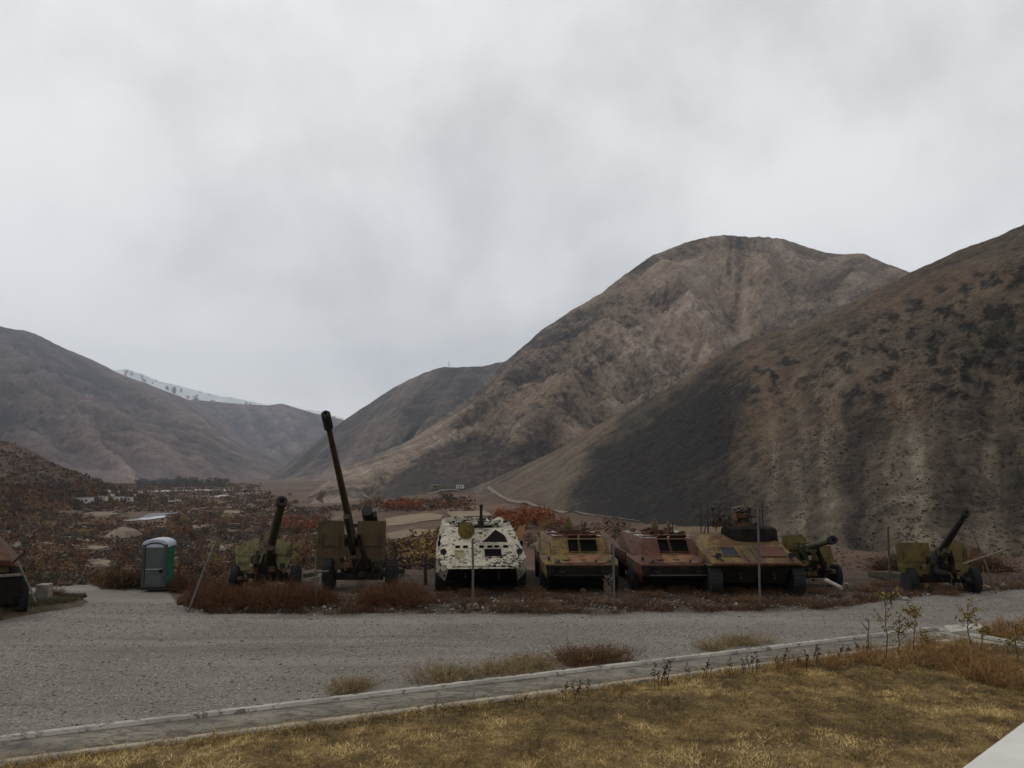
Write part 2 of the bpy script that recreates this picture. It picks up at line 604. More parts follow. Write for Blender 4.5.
def ground_mat():
    t = NT('gravel_and_soil')
    # gravel: crushed stone of mixed greys
    v = t.voro(46, 'Color')
    sep = t.n.new('ShaderNodeSeparateColor')
    t.l.new(v, sep.inputs[0])
    big = t.noise(0.35, 6, 0.6, 0.5)
    g = t.ramp(sep.outputs[0], [(0.0, (0.062, 0.055, 0.046)), (0.45, (0.112, 0.099, 0.083)), (0.85, (0.185, 0.166, 0.142)), (1.0, (0.40, 0.37, 0.33))])
    fine = t.noise(9, 6, 0.75)
    g = t.mix(t.ramp(fine, [(0.35, 0.0), (0.7, 0.7)]), g, (0.152, 0.134, 0.111))
    g = t.mix(t.ramp(big, [(0.42, 0.0), (0.72, 0.55)]), g, (0.080, 0.064, 0.050))
    trk = t.noise(1.0, 5, 0.6, 0.6, t.map((0.06, 0.75, 1)))
    g = t.mix(t.ramp(trk, [(0.50, 0.0), (0.62, 0.45)]), g, (0.205, 0.182, 0.152))
    trk2 = t.noise(1.0, 4, 0.6, 0.5, t.map((0.09, 1.1, 1), (5, 3, 0)))
    g = t.mix(t.ramp(trk2, [(0.54, 0.0), (0.66, 0.4)]), g, (0.066, 0.056, 0.045))
    # soil under the parked row
    s = t.ramp(t.noise(1.8, 8, 0.7), [(0.3, (0.024, 0.017, 0.011)), (0.55, (0.055, 0.036, 0.023)), (0.75, (0.115, 0.085, 0.058))])
    # valley floor: scrub, bare earth and stubble
    n1 = t.noise(0.018, 8, 0.68, 0.6)
    vcol = t.ramp(n1, [(0.30, (0.036, 0.022, 0.014)), (0.45, (0.070, 0.036, 0.019)), (0.55, (0.088, 0.053, 0.030)), (0.66, (0.140, 0.098, 0.062)), (0.75, (0.042, 0.028, 0.016))])
    n2 = t.noise(0.11, 6, 0.7, 0.4, t.map((0.7, 1, 1)))
    vcol = t.mix(t.ramp(n2, [(0.47, 0.0), (0.6, 0.8)]), vcol, (0.045, 0.027, 0.018))
    c = t.mix(t.attr('gravel'), s, g)
    c = t.mix(t.attr('valley'), c, vcol)
    b = t.math('ADD', t.math('MULTIPLY', t.voro(46), 1.0), t.math('MULTIPLY', fine, 1.0))
    return t.done(c, 0.97, b, 0.4, 0.02)


M['ground'] = ground_mat()


def lawn_mat():
    t = NT('dry_turf')
    a = t.math('ADD', t.math('MULTIPLY', t.noise(1.1, 7, 0.7, 0.5), 0.55), t.math('MULTIPLY', t.noise(14, 6, 0.75), 0.45))
    c = t.ramp(a, [(0.32, (0.028, 0.020, 0.008)), (0.48, (0.095, 0.058, 0.019)), (0.62, (0.22, 0.15, 0.052))])
    return t.done(c, 0.97, t.noise(22, 5, 0.7), 0.8, 0.04)


M['lawn'] = lawn_mat()
M['field'] = plain('stubble_field', (0.155, 0.115, 0.070), 0.95, 0.3, 0.06)
M['scrub_field'] = plain('bare_scrub_field', (0.115, 0.085, 0.056), 0.95, 0.4, 0.08)
M['field_dark'] = plain('ploughed_field', (0.050, 0.036, 0.025), 0.95, 0.3, 0.08)
M['track'] = plain('pale_dirt_track', (0.125, 0.100, 0.078), 0.95, 0.25, 0.1)
M['river'] = plain('pale_river_water', (0.27, 0.275, 0.28), 0.12, 0.2, 0.05, 0.05)
M['riverbed'] = plain('pale_river_gravel', (0.30, 0.275, 0.25), 0.95, 0.3, 0.03)

# ------------------------------------------------------------------ terrain
PX = [-4000, 0, 250, 330, 420, 600, 800, 900, 1024, 5000]
ZV = [-28, -28, -28, -22, -14, -10, -7.5, -6.5, -6, -6]
EDGE_PX = [-4000, 0, 60, 120, 200, 260, 420, 600, 800, 1024, 5000]
EDGE_Y = [36, 36, 36.5, 37.6, 36.5, 32, 30, 30, 30, 29, 36]


def ground_z(px, Y, X):
    px = np.asarray(px, float)
    zv = np.interp(px, PX, ZV)
    zv = zv + (fbm(X / 160, Y / 160, 5, 4) * 4.0 + fbm(X / 35, Y / 35, 9, 3) * 1.1) * sstep(70, 200, Y)
    z0 = -1.5 * sstep(21, 36, Y) * sstep(340, 215, px)
    z0 = z0 + 0.035 * fbm(X / 1.7, Y / 1.7, 3, 4)
    row = sstep(21.5, 23, Y) * sstep(185, 230, px)
    z0 = z0 + row * (0.05 + 0.10 * np.abs(fbm(X / 1.1, Y / 1.1, 21, 4)))
    e_ = np.interp(px, EDGE_PX, EDGE_Y)
    drop = np.maximum(0, Y - e_)
    z = z0 - drop * 0.55 * sstep(0, 4, drop)
    return np.maximum(z, zv)


def grid_faces(nu, nv):
    i, j = np.meshgrid(np.arange(nu - 1), np.arange(nv - 1), indexing='ij')
    a = (i * nv + j).ravel()
    return np.stack([a, a + nv, a + nv + 1, a + 1], 1)


# one polar sheet, finest inside the view, closed all the way round
th = np.concatenate([np.linspace(-180, -60, 25)[:-1], np.linspace(-60, -36, 40)[:-1], np.linspace(-36, 36, 660), np.linspace(36, 60, 40)[1:], np.linspace(60, 180, 25)[1:]])
th = np.radians(th)
rr = np.concatenate([[0.4, 2, 4, 6, 8], np.linspace(9, 40, 190), np.geomspace(40.5, 3000, 230), np.geomspace(3200, 30000, 14)])
TH, RR = np.meshgrid(th, rr, indexing='ij')
GX, GY = np.sin(TH) * RR, np.cos(TH) * RR
GPX = 512 + F * np.tan(np.clip(TH, R(-80), R(80)))
# depth measured straight ahead in view, by radius elsewhere
GD = np.where(np.abs(TH) < R(60), GY, RR)
GZ = ground_z(GPX, GD, GX)
gb = np.interp(GPX, [-4000, 150, 190, 215, 300, 640, 830, 880, 960, 1024, 5000], [60, 60, 24, 21.6, 21.5, 21.6, 22.2, 23.5, 25, 26, 30])
gb = gb + 0.9 * fbm(GX / 1.3, GY / 1.3, 33, 4) * (GPX > 160)
gravel = sstep(0.35, -0.35, GD - gb)
valley = sstep(1.5, 6, GD - np.interp(GPX, EDGE_PX, EDGE_Y))
ground = np_mesh('ground', np.stack([GX, GY, GZ], -1).reshape(-1, 3), grid_faces(len(th), len(rr)), M['ground'], {'gravel': gravel, 'valley': valley}, smooth=True)
tag(ground, 'grey gravel yard running out into the brown valley floor', 'ground', kind='structure')
BVH = []


def bvh_of(V, Q):
    BVH.append(BVHTree.FromPolygons([tuple(v) for v in V.tolist()], [tuple(q) for q in Q.tolist()]))


bvh_of(np.stack([GX, GY, GZ], -1).reshape(-1, 3)[:], grid_faces(len(th), len(rr)))


def hit(px, py):
    """where the line of sight through (px, py) meets the land"""
    a, b = (px - 512.0) / F, (384.0 - py) / F
    d = Vector((a, CP - b * SP, b * CP + SP)).normalized()
    best = None
    for t in BVH:
        loc, nrm, idx, dist = t.ray_cast(Vector((0, 0, H)), d)
        if loc is not None and (best is None or dist < best[1]):
            best = (loc, dist)
    return best[0] if best else None


def drop_to(x, y):
    best = None
    for t in BVH:
        loc, nrm, idx, dist = t.ray_cast(Vector((x, y, 3000)), Vector((0, 0, -1)))
        if loc is not None and (best is None or loc.z > best.z):
            best = loc
    return best.z if best else 0.0


def mountain(name, crest, base, mat, label, nu=320, nv=120, seed=1, gul=0.10, gfreq=9.0, rough=0.03, prof=1.0, tonefn=None, shear=0.0, carve=None, back=0.9, solid=True, snowfn=None, crestn=0.004, fine=0.022):
    """a massif: the crest line and the foot line are given in depth, with gullied slopes between and a far side beyond"""
    c = np.array(crest, float)
    px = np.linspace(c[0, 0], c[-1, 0], nu)
    cpy, cY = np.interp(px, c[:, 0], c[:, 1]), np.interp(px, c[:, 0], c[:, 2])
    # round the polyline a little
    k = np.hanning(max(5, nu // 40) | 1)
    k /= k.sum()
    pad = len(k) // 2
    sm = lambda q: np.convolve(np.pad(q, pad, mode='edge'), k, 'valid')
    cpy, cY = sm(cpy), sm(cY)
    b = np.array(base, float)
    bY = sm(np.interp(px, b[:, 0], b[:, 1]))
    C = np.array([at(p, q, y)[:] for p, q, y in zip(px, cpy, cY)])
    bX = (px - 512) / F * bY
    bZ = ground_z(px, bY, bX) - 2.0
    B = np.stack([bX, bY, bZ], 1)
    vf = np.linspace(0, 1, nv)
    U = np.cumsum(np.r_[0, np.linalg.norm(np.diff(C[:, :2], axis=0), axis=1)])
    hgt = np.maximum(C[:, 2] - B[:, 2], 1.0)
    size = np.percentile(hgt, 90)
    rows = []
    vv = np.concatenate([vf, 1 + np.linspace(0, 1, 26)[1:]])
    Vv, Ug = np.meshgrid(vv, U)
    Hh = np.repeat(hgt[:, None], len(vv), 1)
    front = np.clip(Vv, 0, 1)
    P = B[:, None, :] + (C - B)[:, None, :] * front[:, :, None]
    P[:, :, 2] = B[:, None, 2] + (C - B)[:, None, 2] * front ** prof
    bk = np.clip(Vv - 1, 0, 1)
    n = np.stack([C[:, 0], C[:, 1]], 1)
    n /= np.linalg.norm(n, axis=1, keepdims=True)
    P[:, :, 0] += bk * n[:, None, 0] * Hh * 2.2 * back
    P[:, :, 1] += bk * n[:, None, 1] * Hh * 2.2 * back
    P[:, :, 2] -= bk ** 1.1 * Hh * 0.98
    env = np.where(Vv <= 1, np.sin(np.pi * np.clip(front, 0, 1) ** 0.8) ** 0.8, np.sin(np.pi * bk) * 0.8)
    su = Ug / max(size, 1e-3) + (shear(px)[:, None] if callable(shear) else shear) * np.clip(Vv, 0, 1)
    warp = fbm(su * 1.3, Vv * 1.4, seed + 3, 3) * 0.5
    gl = ridged(su * gfreq / 9 * 1.4 + warp, Vv * 0.55 + 5, seed, 5, 0.55)
    gl2 = ridged(su * gfreq / 9 * 4.5 + warp * 1.5, Vv * 1.1 + 9, seed + 50, 4, 0.5)
    dz = (gl - 0.75) * gul * Hh * env + (gl2 - 0.75) * gul * 0.4 * Hh * env
    fb = fbm(P[:, :, 0] / size * 5, P[:, :, 1] / size * 5 + Vv * 3, seed + 7, 6, 0.55)
    dz += fb * rough * Hh * (0.25 + env)
    dz += (ridged(P[:, :, 0] / size * 22, P[:, :, 1] / size * 14, seed + 200, 4, 0.6) - 0.72) * fine * Hh * (0.15 + env)
    dz += crestn * size * fbm(su * 16, Vv * 6, seed + 90, 4) * np.clip(Vv * 3, 0, 1)
    if carve:
        PX0 = np.repeat(px[:, None], len(vv), 1)
        PY0 = proj_py(np.maximum(P[:, :, 1], 1), P[:, :, 2])
        dz += carve(PX0, PY0) * (Vv <= 1) * sstep(3, 26, PY0 - cpy[:, None])
    P[:, :, 2] += dz
    PXg = np.repeat(px[:, None], len(vv), 1)
    PYg = proj_py(np.maximum(P[:, :, 1], 1), P[:, :, 2])
    ctx = dict(px=PXg, py=PYg, v=Vv, u=Ug, su=su, gl=gl, gl2=gl2, fb=fb, P=P, size=size)
    tone = tonefn(ctx) if tonefn else 0.45 + 0.25 * (gl - 0.7) + 0.35 * fb  # default tone: gullies painted darker than ridges
    attrs = {'tone': tone}
    if snowfn:
        attrs['snow'] = snowfn(ctx)
    V = P.reshape(-1, 3)
    Q = grid_faces(nu, len(vv))
    o = np_mesh(name, V, Q, mat, attrs, smooth=True)
    tag(o, label, 'mountain', kind='structure')
    if solid:
        bvh_of(V, Q)
    return o


def poly_mask(px, py, poly, soft, wob=0.0, seed=3):
    """soft inside-mask of a patch of ground (areas of scree, soil) with an uneven edge"""
    if wob:
        px = px + wob * fbm(px / 22, py / 22, seed, 4) * 2
        py = py + wob * fbm(px / 22, py / 22, seed + 5, 4) * 2
    inside = np.zeros(px.shape, bool)
    dmin = np.full(px.shape, 1e9)
    n = len(poly)
    for i in range(n):
        x0, y0 = poly[i]
        x1, y1 = poly[(i + 1) % n]
        cond = ((y0 > py) != (y1 > py)) & (px < (x1 - x0) * (py - y0) / ((y1 - y0) if y1 != y0 else 1e-9) + x0)
        inside ^= cond
        L2 = (x1 - x0) ** 2 + (y1 - y0) ** 2
        tt = np.clip(((px - x0) * (x1 - x0) + (py - y0) * (y1 - y0)) / L2, 0, 1)
        dmin = np.minimum(dmin, np.hypot(px - x0 - tt * (x1 - x0), py - y0 - tt * (y1 - y0)))
    sd = np.where(inside, dmin, -dmin)
    return sstep(-soft, soft, sd)


def tone_near(c):
    px, py, su, v = c['px'], c['py'], c['su'], c['v']
    t = 0.47 + 0.30 * c['fb'] + 0.15 * (c['gl'] - 0.7)  # gully term paints the hollows a little darker, as shade
    # long scree runs of lighter and darker stone down the slope
    wx = px + 16 * fbm(px / 50, py / 45, 12, 4)
    s = fbm(wx / 26, py / 170, 44, 4) * 0.6 + fbm(wx / 8, py / 60, 45, 4) * 0.5
    on = sstep(330, 400, py) * sstep(690, 760, px)
    t = t + (s * 0.42 + 0.03) * on
    for x0, w, y0, a in ((772, 7, 400, 0.17), (823, 11, 380, 0.17), (908, 13, 395, 0.18), (798, 5, 330, 0.12), (985, 9, 320, 0.12), (910, 6, 330, 0.12), (836, 4, 345, 0.10)):
        t = t + a * np.exp(-((wx - x0 - (py - 450) * 0.03) / w) ** 2) * sstep(y0 - 25, y0 + 25, py)
    for x0, w, y0, a in ((748, 8, 470, 0.10), (853, 13, 400, 0.30), (948, 12, 430, 0.20), (1012, 9, 440, 0.12)):
        t = t - a * np.exp(-((wx - x0) / w) ** 2) * sstep(y0 - 30, y0 + 30, py)
    # dark reddish outcrops in a band under the crest
    oc = fbm(px / 22, py / 16, 71, 6, 0.65)
    band = sstep(8, 40, py - np.interp(px, [480, 745, 862, 1024, 1200], [485, 339, 297, 226, 150])) * sstep(430, 380, py) * sstep(715, 760, px)
    t = t - 0.42 * sstep(0.06, 0.16, oc) * band
    # dark scree on the left flank, lighter brown spur along the foot
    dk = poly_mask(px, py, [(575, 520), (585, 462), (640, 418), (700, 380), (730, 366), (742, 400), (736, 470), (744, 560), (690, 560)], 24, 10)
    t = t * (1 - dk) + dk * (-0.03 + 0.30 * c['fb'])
    lt = poly_mask(px, py, [(470, 492), (560, 447), (640, 405), (700, 372), (645, 428), (588, 470), (560, 512)], 9, 3, 8)
    t = t + 0.15 * lt * (1 - dk)
    return t


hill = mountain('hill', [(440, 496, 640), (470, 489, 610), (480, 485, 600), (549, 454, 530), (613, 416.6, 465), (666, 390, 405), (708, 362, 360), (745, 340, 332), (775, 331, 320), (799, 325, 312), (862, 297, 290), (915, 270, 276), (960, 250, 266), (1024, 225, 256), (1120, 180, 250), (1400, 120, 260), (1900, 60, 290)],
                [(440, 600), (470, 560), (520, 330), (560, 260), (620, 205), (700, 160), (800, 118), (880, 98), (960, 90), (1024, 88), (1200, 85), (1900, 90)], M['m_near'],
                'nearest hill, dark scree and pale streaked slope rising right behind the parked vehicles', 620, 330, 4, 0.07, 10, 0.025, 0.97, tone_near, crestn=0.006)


def line_dist(px, py, pts):
    d = np.full(px.shape, 1e9)
    for (x0, y0), (x1, y1) in zip(pts, pts[1:]):
        tt = np.clip(((px - x0) * (x1 - x0) + (py - y0) * (y1 - y0)) / ((x1 - x0) ** 2 + (y1 - y0) ** 2), 0, 1)
        d = np.minimum(d, np.hypot(px - x0 - tt * (x1 - x0), py - y0 - tt * (y1 - y0)))
    return d


def carve_peak(px, py):
    wx, wy = px + 7 * fbm(px / 16, py / 16, 500, 4), py + 7 * fbm(px / 16, py / 16, 501, 4)
    dz = np.zeros(px.shape)
    for pts, w, a in (([(716, 262), (732, 290), (742, 330), (735, 350)], 13, -42), ([(700, 275), (722, 310), (740, 335)], 8, -18), ([(790, 285), (762, 312), (744, 338)], 9, -20),
                      ([(840, 275), (800, 300), (750, 335)], 9, -18), ([(640, 310), (672, 345), (700, 365)], 9, -14), ([(590, 350), (612, 385), (640, 405)], 9, -12),
                      ([(655, 258), (690, 300), (712, 340), (708, 360)], 13, 20), ([(770, 262), (768, 290), (752, 318)], 9, 16), ([(606, 300), (600, 350), (560, 410), (520, 440)], 16, 24),
                      ([(560, 445), (480, 430), (420, 450), (375, 490)], 10, -12), ([(520, 350), (500, 390), (440, 440), (380, 480)], 12, 16)):
        dz += a * np.exp(-(line_dist(wx, wy, pts) / w) ** 2)
    return dz


def strata(px, py, mid, ang, seed):
    """thin ribs of rock and scree that run down towards a gully from both sides"""
    out = 0.0
    for sgn in (1, -1):
        a = R(ang) * sgn
        u, v = px * math.cos(a) + py * math.sin(a), -px * math.sin(a) + py * math.cos(a)
        v = v + 3 * fbm(px / 18, py / 18, seed + 3, 3)
        n = 0.6 * fbm(u / 60, v / 6, seed, 4, 0.6) + 0.5 * fbm(u / 22, v / 2.6, seed + 9, 3, 0.6)
        w = sstep(-25, 25, (mid - px) * sgn)
        out = out + n * w
    return out


def tone_peak(c):
    px, py = c['px'], c['py']
    t = 0.50 + 0.40 * c['fb'] + 0.40 * (c['gl'] - 0.74) + 0.3 * (c['gl2'] - 0.74)  # gully terms paint shade into the hollows, lighter ridges between
    oc = fbm(px / 11, py / 7, 171, 6, 0.7)
    t = t - 0.24 * sstep(0.05, 0.18, oc) * sstep(285, 325, py) * sstep(430, 380, py)
    lt = poly_mask(px, py, [(636, 268), (690, 255), (735, 332), (765, 322), (700, 362), (640, 402), (560, 442), (600, 380), (606, 320)], 14, 6, 9)
    t = t + 0.34 * strata(px, py, 740, 36, 900)
    gy = poly_mask(px, py, [(690, 262), (775, 262), (800, 290), (748, 338), (700, 362), (660, 330)], 16, 7, 13)
    t = t + 0.13 * lt + 0.16 * gy
    rg = poly_mask(px, py, [(500, 366), (575, 306), (625, 272), (652, 254), (646, 272), (604, 312), (560, 352), (505, 402), (455, 430), (440, 424)], 9, 5, 11)
    t = t - 0.15 * rg
    t = t - 0.10 * sstep(262, 238, py + 6 * fbm(px / 20, py / 20, 19, 3)) * sstep(700, 730, px)
    dk = poly_mask(px, py, [(372, 500), (400, 470), (436, 447), (470, 436), (530, 440), (560, 452), (520, 480), (470, 500), (400, 505)], 7, 4)
    t = t * (1 - dk) + dk * (0.10 + 0.25 * c['fb'])
    sp = poly_mask(px, py, [(296, 505), (380, 452), (436, 425), (480, 405), (440, 440), (380, 478), (350, 500)], 10, 4, 5)
    t = t + 0.10 * sp * (1 - dk)
    for x0, y0, x1, y1, w, a in ((735, 272, 742, 330, 6, 0.06), (700, 262, 790, 330, 7, 0.10), (800, 300, 690, 360, 9, 0.16), (640, 300, 690, 345, 8, 0.08)):
        tt = np.clip(((px - x0) * (x1 - x0) + (py - y0) * (y1 - y0)) / ((x1 - x0) ** 2 + (y1 - y0) ** 2), 0, 1)
        d = np.hypot(px - x0 - tt * (x1 - x0), py - y0 - tt * (y1 - y0)) + 6 * fbm(px / 15, py / 15, 66, 3)
        t = t + a * np.exp(-(d / w) ** 2)
    return t


mountain('mountain', [(270, 512, 760), (295, 505, 800), (320, 486, 920), (348, 467, 1020), (376, 456, 1120), (418, 436, 1230), (440, 420, 1290), (471, 396, 1380), (506, 361, 1460), (541, 330, 1530), (575, 308, 1570), (600, 295, 1600), (625, 274, 1630), (650, 256, 1660), (690, 241, 1690), (725, 234, 1700), (780, 239, 1720), (835, 254, 1740), (862, 254, 1740), (905, 270, 1720), (1000, 305, 1700), (1200, 380, 1700)],
         [(270, 700), (295, 640), (348, 590), (420, 560), (470, 600), (600, 760), (800, 900), (1200, 1000)], M['m_peak'],
         'large bare brown peak behind the nearest hill', 680, 380, 23, 0.075, 12, 0.05, 0.95, tone_peak, shear=lambda p: 1.0 * np.tanh((738 - p) / 50), carve=carve_peak, crestn=0.005, fine=0.03)

def tone_far(c):
    t = 0.44 + 0.45 * c['fb'] + 0.65 * (c['gl'] - 0.74) + 0.25 * (c['gl2'] - 0.74)  # spurs brought out by painting gullies dark and ridges light
    t = t + 0.26 * strata(c['px'], c['py'], 300, 30, 950)
    fan = sstep(0.30, 0.04, c['v'])
    return t + 0.12 * fan


mountain('mountain', [(215, 500, 2500), (255, 488, 2600), (270, 477, 2700), (310, 446, 2850), (350, 416, 3000), (385, 393, 3050), (400, 384, 3080), (425, 372, 3100), (440, 367, 3100), (470, 367, 3100), (488, 365, 3150), (505, 361, 3200), (560, 350, 3300), (650, 380, 3400), (760, 440, 3400)],
         [(215, 2200), (255, 2200), (300, 2000), (400, 1900), (760, 1900)], M['m_mid'],
         'grey brown mountain with a rounded top in the middle of the valley', 320, 150, 37, 0.16, 10, 0.05, 0.95, tone_far, shear=-0.6, crestn=0.008)

mountain('mountain', [(-700, 300, 4000), (-300, 285, 4200), (-120, 300, 4400), (0, 326, 4500), (32, 333, 4550), (60, 346, 4600), (95, 361, 4700), (120, 374, 4800), (140, 381, 4850), (165, 391, 4900), (197, 404, 5000), (230, 428, 5000), (262, 450, 4900), (300, 470, 4800), (350, 485, 4800)],
         [(-700, 1500), (0, 1600), (100, 1750), (200, 2100), (262, 2700), (350, 3300)], M['m_far'],
         'broad hazy mountain filling the left side of the valley', 420, 200, 51, 0.24, 8, 0.07, 0.92, tone_far, shear=1.3, crestn=0.005)

mountain('mountain', [(60, 420, 7000), (150, 400, 7000), (197, 400, 7000), (228, 403, 7000), (267, 405.5, 7000), (281, 403, 7000), (299, 409, 7000), (316, 414, 7000), (345, 420, 7200), (420, 430, 7400), (520, 440, 7400)],
         [(60, 5200), (250, 4600), (520, 5000)], M['m_far'],
         'blue grey ridge closing the far end of the valley', 260, 100, 61, 0.22, 9, 0.06, 0.95, tone_far, shear=0.8, solid=False)


def snow_cover(c):
    k = fbm(c['su'] * 14, c['v'] * 9, 301, 5, 0.65)
    return np.clip(sstep(-0.06, 0.10, k + (c['v'] - 0.66) * 0.7), 0, 1) * 0.97


mountain('mountain', [(40, 392, 8200), (90, 378, 8200), (119, 369, 8200), (128, 369.5, 8200), (140, 373, 8200), (160, 381, 8200), (185, 387, 8200), (210, 394, 8200), (235, 398, 8200), (262, 403.5, 8200), (290, 409, 8200), (305, 410, 8200), (318, 410.5, 8200), (332, 415, 8200), (345, 419, 8200), (420, 432, 8200), (520, 440, 8200)],
         [(40, 7600), (520, 7600)], M['m_snow'], 'snow covered range beyond the far ridge', 320, 80, 83, 0.16, 14, 0.07, 1.0, solid=False, snowfn=snow_cover, crestn=0.008)

mountain('hill', [(-500, 395, 640), (-200, 405, 680), (-60, 425, 700), (0, 439, 700), (28, 448, 700), (50, 462, 710), (75, 472, 730), (100, 481, 760), (125, 488, 800), (150, 495, 820)],
         [(-500, 380), (0, 430), (60, 520), (110, 640), (150, 780)], M['m_low'],
         'low brown scrubby hill at the left edge of the valley', 240, 130, 97, 0.12, 9, 0.05, 0.95)

# valley air
hz = NT('valley_air')
for n_ in list(hz.n):
    if n_.type == 'BSDF_PRINCIPLED':
        hz.n.remove(n_)
vol = hz.n.new('ShaderNodeVolumePrincipled')
vol.inputs['Color'].default_value = (0.76, 0.86, 1.0, 1)
vol.inputs['Density'].default_value = 5.6e-5
vol.inputs['Anisotropy'].default_value = 0.1
hz.l.new(vol.outputs[0], hz.n['Material Output'].inputs['Volume'])
haze = MB().box((0, 5500, 985), (19000, 17000, 2050)).build('haze', hz.m)
tag(haze, 'thin grey blue haze filling the valley', 'haze', kind='stuff')

# ------------------------------------------------------------------ lawn terrace, channel and parapet
LZ = 0.30


def on_level(px, py, z):
    a, b = (px - 512.0) / F, (384.0 - py) / F
    dz = b * CP + SP
    s = (z - H) / dz
    return Vector((a * s, (CP - b * SP) * s, z))


O0, O1 = on_level(0, 735, LZ), on_level(936, 626, LZ)      # far edge of the outer kerb
dk_ = (O1 - O0).normalized()
nk = Vector((dk_.y, -dk_.x, 0))                              # towards the lawn
W_CH = 1.18
C0 = O0 - dk_ * 16
C1 = O1.copy()
e2 = (on_level(1016, 652, LZ) - on_level(934, 636, LZ)).normalized()   # second side of the terrace
n2 = Vector((e2.y, -e2.x, 0))
if n2.x > 0:
    n2 = -n2


def wobble_strip(p0, p1, nrm, w0, w1, z0, z1, mat, name, n=140, amp=0.012, seed=0, parent=None, bite=0.0):
    """a long concrete strip with worn, uneven edges: a closed bar between two offsets from the line"""
    t = np.linspace(0, 1, n)
    L = (p1 - p0).length
    rows = []
    for i in range(n):
        p = p0.lerp(p1, t[i])
        s = t[i] * L
        a = amp * float(fbm(s * 5, 0.3, seed, 4)) * 1.5
        c = amp * float(fbm(s * 5, 7.3, seed + 9, 4)) * 2
        k = -abs(bite * float(np.clip(fbm(s * 6.5, 3.3, seed + 4, 4) - 0.16, 0, 1)) * 2.2)
        q0, q1 = p + nrm * (w0 + a), p + nrm * (w1 + c)
        rows += [(q0.x, q0.y, z0), (q0.x, q0.y, z1 + k), (q1.x, q1.y, z1 + k * 0.6), (q1.x, q1.y, z0)]
    V = np.array(rows)
    Q = []
    for i in range(n - 1):
        for k in range(4):
            Q.append((i * 4 + k, i * 4 + (k + 1) % 4, (i + 1) * 4 + (k + 1) % 4, (i + 1) * 4 + k))
    Q += [(0, 3, 2, 1), ((n - 1) * 4, (n - 1) * 4 + 1, (n - 1) * 4 + 2, (n - 1) * 4 + 3)]
    return np_mesh(name, V, np.array(Q), mat, parent=parent)


root = empty('drainage_channel', (0, 0, 0))
tag(root, 'worn concrete drainage channel with pale kerbs along the lawn edge', 'channel')
wobble_strip(C0, C1, nk, 0.0, 0.12, -0.3, LZ, M['kerb'], 'outer_kerb', 900, 0.010, 3, root, 0.02)
wobble_strip(C0, C1, nk, 0.123, 0.98, -0.3, LZ - 0.05, M['channel'], 'channel_floor', 260, 0.0, 5, root)
wobble_strip(C0, C1 - dk_ * 0.3, nk, 0.983, 1.14, -0.3, LZ - 0.02, M['lip'], 'inner_kerb', 900, 0.014, 7, root, 0.02)
D1 = C1 + e2 * 14
wobble_strip(C1 + e2 * 0.16, D1, n2, 0.0, 0.16, -0.3, LZ + 0.003, M['kerb'], 'outer_kerb', 90, 0.012, 13, root, 0.03)
wobble_strip(C1 + e2 * 0.3, D1, n2, 0.163, 0.55, -0.3, LZ - 0.047, M['channel'], 'channel_floor', 90, 0.0, 15, root)
wobble_strip(C1 + e2 * 0.5, D1, n2, 0.553, 0.70, -0.3, LZ + 0.01, M['lip'], 'inner_kerb', 90, 0.02, 17, root, 0.05)

# lawn sheet: inside both channel sides
E0 = C0 + nk * 1.10
Ecor = None
# intersection of the two inner edges
A_, d_, B_, g_ = C0 + nk * 1.10, dk_, C1 + n2 * 0.66, e2
den = d_.x * g_.y - d_.y * g_.x
s_ = ((B_.x - A_.x) * g_.y - (B_.y - A_.y) * g_.x) / den
Ecor = A_ + d_ * s_
E1 = Ecor + e2 * 16


def inside_lawn(x, y):
    return ((x - A_.x) * nk.x + (y - A_.y) * nk.y > 0) & ((x - B_.x) * n2.x + (y - B_.y) * n2.y > 0)


def lawn_z(x, y):
    d1 = (x - A_.x) * nk.x + (y - A_.y) * nk.y
    return LZ - 0.06 + 0.10 * sstep(0, 1.2, d1) + 0.05 * fbm(x / 1.4, y / 1.4, 41, 4)


nx, ny = 220, 150
su_ = np.linspace(0, 1, nx)
sv_ = np.linspace(0, 1, ny) ** 1.3
SV, SU = np.meshgrid(sv_, su_)
far = np.array(E0[:])[None, None, :] + (np.array(Ecor[:]) - np.array(E0[:]))[None, None, :] * SU[:, :, None]
nearL, nearR = np.array([E0.x - 2, -12, LZ]), np.array([E1.x, -12.0, LZ])
near = nearL[None, None, :] + (nearR - nearL)[None, None, :] * SU[:, :, None]
LP = far * (1 - SV[:, :, None]) + near * SV[:, :, None]
LP[:, :, 2] = lawn_z(LP[:, :, 0], LP[:, :, 1])
tag(np_mesh('lawn', LP.reshape(-1, 3), grid_faces(nx, ny), M['lawn'], smooth=True), 'patchy dry yellow lawn inside the concrete channel', 'lawn', kind='structure')

# white coping of the terrace the picture was taken from
zt = 2.62
q0, q1 = on_level(962, 768, zt), on_level(1024, 722, zt)
dq = (q1 - q0).normalized()
nq = Vector((dq.y, -dq.x, 0))
a0, a1 = q0 - dq * 1.2, q1 + dq * 3.2
mb = MB()
mb.hull([p + Vector((0, 0, dz)) for p in (a0, a1, a1 + nq * 0.62, a0 + nq * 0.62) for dz in (0, -0.09)])
pr = empty('parapet_wall', (0, 0, 0))
tag(pr, 'white painted wall with flat coping in the bottom right corner', 'wall')
mb.build('coping', M['parapet'], pr, 0.008)
mb = MB()
mb.hull([p + nq * o + Vector((0, 0, z)) for p in (a0, a1) for o in (0.06, 0.56) for z in (-0.092, -2.35)])
mb.build('wall_body', M['parapet'], pr)

